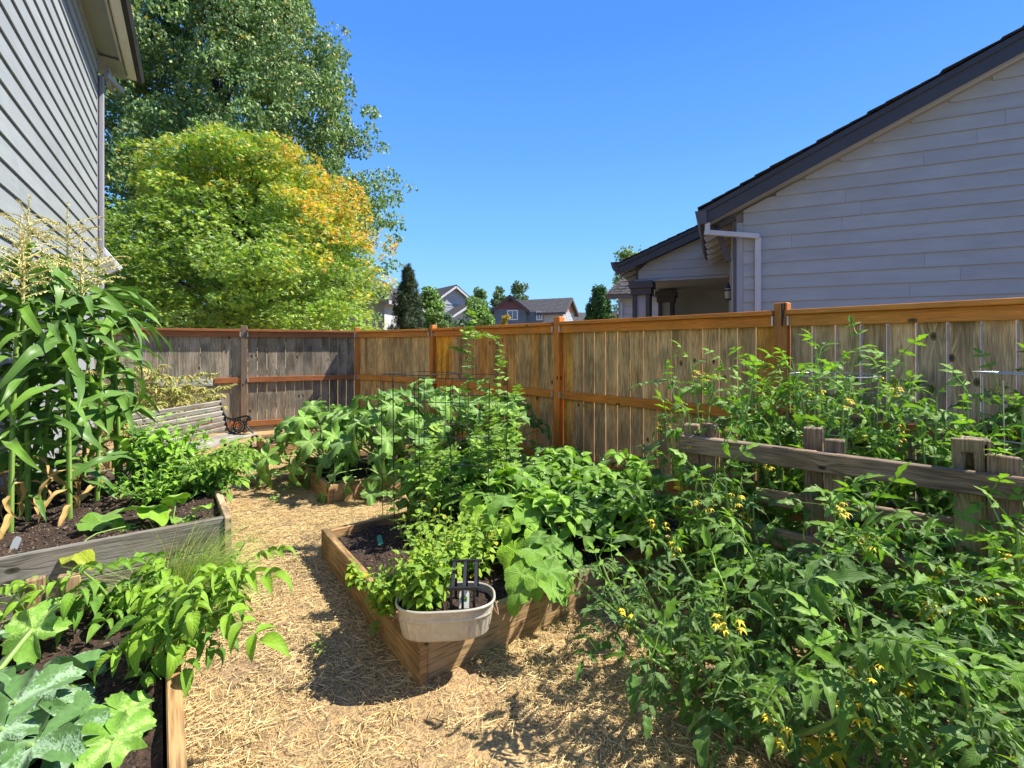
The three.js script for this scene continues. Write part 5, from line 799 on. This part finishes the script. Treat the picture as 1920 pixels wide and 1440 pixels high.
// clumps: [centre, radius vector]; leaves are strewn through each clump
function tree(name, label, category, pos, { trunk = .14, bark = [.12, .10, .085], clumps, geo, mat, per, size, colour, flat = .5, limbs = 40, h0 = .6, droop = 0, group, twig = .006, fork = .35 }) {
  const g = thing(name, label, category, pos, 0, group), tb = new B(), top = clumps.reduce((a, c) => Math.max(a, c[0].y), 0);
  const spine = []; for (let k = 0; k <= 10; k++) spine.push(vec(Math.sin(k * 1.3) * .05 * k * trunk, top * .92 * k / 10, Math.cos(k * 1.7) * .05 * k * trunk)); tb.tube(spine, (t) => trunk * lerp(1, .12, t), 8, bark, 1);
  const step = Math.max(1, Math.floor(clumps.length / limbs));
  clumps.forEach(([c, r], k) => { if (k % step) return; const h = clamp(c.y * lerp(.35, .75, R()), h0, top * .85), s = vec(0, h, 0), m = s.clone().lerp(c, .5).add(vec(0, c.distanceTo(s) * .12, 0)); tb.tube(curve([s, m, c.clone().add(vec(0, r.y * droop, 0))], 7), (t) => Math.max(twig, trunk * fork * lerp(1, .1, t) * Math.min(1, c.distanceTo(s) / 3)), 5, bark, 1); });
  mesh('trunk', tb.geo(), barkMat, g);
  const N = clumps.reduce((a, c) => a + Math.max(6, Math.round(per * (c[2] ?? 1))), 0), im = shade(new THREE.InstancedMesh(geo, mat, N)), o = new THREE.Object3D(); let n = 0; o.rotation.order = 'YXZ';
  for (const [c, r, w] of clumps) { const tintk = rr(.85, 1.15), cnt = Math.max(6, Math.round(per * (w ?? 1))); for (let k = 0; k < cnt; k++) { let x, y, z, d; do { x = rr(-1, 1); y = rr(-1, 1); z = rr(-1, 1); d = x * x + y * y + z * z; } while (d > 1); const dd = Math.pow(d, .18) / Math.sqrt(Math.max(d, 1e-3)); o.position.set(c.x + x * r.x * dd, c.y + y * r.y * dd - droop * r.y * (x * x + z * z), c.z + z * r.z * dd); o.rotation.set(rr(-1, 1) * (1 - flat) * 1.5 + (droop ? 1.0 : .2), rr(0, 6.283), rr(-1, 1) * (1 - flat) * 1.5); o.scale.setScalar(size * rr(.7, 1.25)); o.updateMatrix(); im.setMatrixAt(n, o.matrix); const cc = colour(o.position, tintk); im.setColorAt(n, C(...cc)); n++; } }
  im.count = n; im.name = 'crown'; stuff(im); g.add(im); return g;
}
const jit = (c, t, v = .22) => { const k = t * rr(1 - v, 1 + v); return [c[0] * k, c[1] * k, c[2] * k]; };
{ // tall birch: drooping clumps through a tall crown
  R = rng(401); const cl = [], Cx = 0, top = 15.6;
  for (let k = 0; k < 560; k++) { const a = rr(0, 6.283), y = lerp(1.9, top, Math.pow(R(), .9)), t = (y - 1.9) / (top - 1.9), prof = 5.9 * Math.pow(Math.sin(Math.PI * clamp(.24 + t * .72, 0, 1)), .62) * (.86 + .28 * fbm(a * 1.2 + 9, y * .45, 5, 3)), rad = prof * Math.pow(R(), .38); cl.push([vec(Cx + Math.cos(a) * rad, y, Math.sin(a) * rad * .8), vec(rr(.35, .75), rr(.35, .8), rr(.35, .75)), rr(.6, 1.2)]); }
  for (let k = 0; k < 70; k++) { const a = rr(-1.2, 1.2), y = lerp(2.5, 14, R()), t = (y - 1.9) / (top - 1.9), prof = 6.2 * Math.pow(Math.sin(Math.PI * clamp(.24 + t * .72, 0, 1)), .62) * rr(.96, 1.12); cl.push([vec(Math.cos(a) * prof, y, Math.sin(a) * prof * .8), vec(rr(.25, .6), rr(.1, .3), rr(.2, .4)), .16]); }
  tree('birch_tree', 'tall drooping birch with glossy leaves rising behind the grey fence', 'tree', V(-10.95, 17.5, 0), { trunk: .24, bark: [.12, .105, .09], clumps: cl, geo: treeLeaf(1), mat: crownMat(.36, .4), per: 430, size: .125, flat: .05, droop: .5, limbs: 60, twig: .006, fork: .2, colour: (p, t) => R() < .035 ? jit([.50, .40, .05], t) : jit(pick([[.12, .235, .035], [.085, .185, .035], [.21, .33, .07]]), t) });
}
{ // Japanese maple, tiers of fine leaves, turning orange at its upper edge
  R = rng(411); const cl = [];
  for (let k = 0; k < 380; k++) { const a = rr(0, 6.283), y = lerp(1.5, 6.2, R()), t = (y - 1.5) / 4.7, prof = 3.5 * Math.pow(Math.sin(Math.PI * clamp(.24 + t * .70, 0, 1)), .6) * (.66 + .62 * fbm(a * 1.6 + 3, y * 1.1, 15, 3)), rad = prof * Math.pow(R(), .42); cl.push([vec(Math.cos(a) * rad, y, Math.sin(a) * rad * .85), vec(rr(.35, .7), rr(.16, .4), rr(.35, .65)), rr(.6, 1.2)]); }
  const or = vec(2.15, 4.75, 1.0);
  tree('maple_tree', 'yellow green maple with orange tinged upper leaves leaning over the grey fence', 'tree', V(-6.75, 11.6, 0), { trunk: .13, clumps: cl, geo: mapleLeaf(), mat: crownMat(.45, .12), per: 280, size: .088, flat: .4, limbs: 70, h0: .5, colour: (p, t) => { const q = sstep(2.0, 3.3, p.x * 1.05 + (p.y - 3.8) * .55 + p.z * .2) * rr(.3, 1.15), top = p.y > 4.6 && R() < .2; return q > .86 ? jit([.80, .42, .03], t) : q > .5 || top ? jit([.60, .52, .03], t) : jit(pick([[.30, .46, .03], [.25, .43, .03], [.19, .37, .03], [.38, .50, .035]]), t); } });
}
{ // pine and the small trees over the fence
  R = rng(421); const cone = (h, r, n, rx, ry, y0 = .3) => Array.from({ length: n }, () => { const t = Math.pow(R(), 1.15), a = rr(0, 6.283), q = r * (1 - t * .93) * Math.pow(R(), .4); return [vec(Math.cos(a) * q, y0 + t * (h - y0), Math.sin(a) * q), vec(rx * rr(.6, 1.1) * (1 - t * .6), ry * rr(.7, 1.2), rx * rr(.6, 1.1) * (1 - t * .6)), rr(.7, 1.2)]; });
  const oval = (h, r, n, y0, rx) => Array.from({ length: n }, () => { const t = R(), a = rr(0, 6.283), q = r * Math.pow(Math.sin(Math.PI * clamp(.14 + t * .8, 0, 1)), .7) * Math.pow(R(), .4); return [vec(Math.cos(a) * q, lerp(y0, h, t), Math.sin(a) * q), vec(rx * rr(.6, 1.1), rx * rr(.6, 1.2), rx * rr(.6, 1.1)), rr(.6, 1.2)]; });
  const pine = cone(4.9, 1.35, 200, .3, .22); pine.push([vec(-.62, 3.5, .1), vec(.1, .45, .1), .8], [vec(-.3, 3.8, .2), vec(.1, .4, .1), .8], [vec(.35, 4.0, 0), vec(.1, .35, .1), .6], [vec(0, 4.85, 0), vec(.06, .4, .06), .7]);
  tree('pine_tree', 'dark green young pine beside the white sided house', 'tree', V(-4.75, 21.5, 0), { trunk: .1, clumps: pine, geo: needleTuft(), mat: crownMat(.12, .1), per: 90, size: .2, flat: .1, limbs: 50, colour: (p, t) => jit(pick([[.055, .095, .04], [.075, .12, .04], [.04, .075, .035]]), t) });
  const small = (name, label, px, D, top, wpx, o = {}) => { const h = EYE + (HY - top) / F * D, r = wpx / 2 / F * D; return tree(name, label, 'tree', V((px - 960) / F * D, D, 0), { trunk: o.trunk ?? .1, clumps: oval(h, r, o.n ?? 60, o.y0 ?? .8, r * .42), geo: treeLeaf(1.1), mat: crownMat(.35, .15), per: o.per ?? 130, size: (o.size ?? .1) * 1.5, flat: .15, limbs: 30, colour: (p, t) => jit(pick(o.cols ?? [[.15, .29, .04], [.20, .35, .04], [.11, .22, .04]]), t) }); };
  small('leafy_tree', 'light green leafy tree growing against the pine', 806, 23, 548, 52, { n: 60 });
  small('leafy_tree', 'round light green tree in front of the grey gabled house', 895, 27, 566, 66, { n: 60, y0: 1.2 });
  small('leafy_tree', 'slender tree rising behind the round light green tree', 900, 50, 542, 34, { size: .16, n: 50, cols: [[.10, .2, .04], [.14, .24, .04]] });
  small('leafy_tree', 'slender pointed tree next to the blue gabled house', 934, 60, 534, 30, { size: .18, n: 50, cols: [[.08, .16, .04], [.11, .2, .04]] });
  small('leafy_tree', 'twin topped tree behind the ridge of the blue house', 974, 62, 534, 40, { size: .18, n: 50, cols: [[.09, .17, .04], [.12, .2, .04]] });
  small('leafy_tree', 'dark bushy shrub below the garage gable of the grey house', 840, 32, 590, 34, { n: 30, cols: [[.06, .13, .05], [.08, .16, .05]] });
  small('leafy_tree', 'small yellow leaved bush in front of the blue house', 949, 30, 594, 20, { n: 14, cols: [[.55, .40, .03], [.45, .36, .03]] });
  { const cl = oval(6.5, 1.0, 60, 1.5, .35); for (let k = 0; k < 12; k++) cl.push([vec(rr(-.7, .8), rr(5.2, 6.9), rr(-.4, .4)), vec(.1, .4, .1), .25]); tree('leafy_tree', 'loose airy tree with upright twigs behind the shingled garage', 'tree', V(6.4, 26, 0), { trunk: .1, clumps: cl, geo: treeLeaf(1.1), mat: crownMat(.35, .15), per: 90, size: .15, flat: .1, limbs: 40, colour: (p, t) => R() < .2 ? jit([.42, .42, .05], t) : jit([.15, .27, .04], t) }); }
  { const cl = []; for (let k = 0; k < 220; k++) { const t = R(), a = rr(0, 6.283), q = .62 * Math.pow(Math.sin(Math.PI * clamp(.3 + t * .67, 0, 1)), .55) * Math.pow(R(), .25); cl.push([vec(Math.cos(a) * q, .3 + t * 3.45, Math.sin(a) * q), vec(.1, .22, .1), 1]); } tree('arborvitae', 'dark green columnar arborvitae standing behind the orange fence', 'tree', V(3.62, 19.5, 0), { trunk: .08, clumps: cl, geo: treeLeaf(.7), mat: crownMat(.15, .05), per: 110, size: .11, flat: .2, limbs: 10, colour: (p, t) => jit(pick([[.05, .14, .025], [.07, .18, .03]]), t) }); }
  { const cl = []; for (let k = 0; k < 60; k++) { const t = R(), a = rr(0, 6.283), q = .4 * Math.pow(R(), .3); cl.push([vec(Math.cos(a) * q, .3 + t * 2.4, Math.sin(a) * q), vec(.1, .2, .1), 1]); } tree('arborvitae', 'low dark arborvitae between the tall one and the garage wall', 'tree', V(4.25, 20.2, 0), { trunk: .06, clumps: cl, geo: treeLeaf(.7), mat: crownMat(.15, .05), per: 50, size: .075, flat: .2, limbs: 6, colour: (p, t) => jit([.04, .11, .025], t) }); }
}
renderer.render(scene, camera);
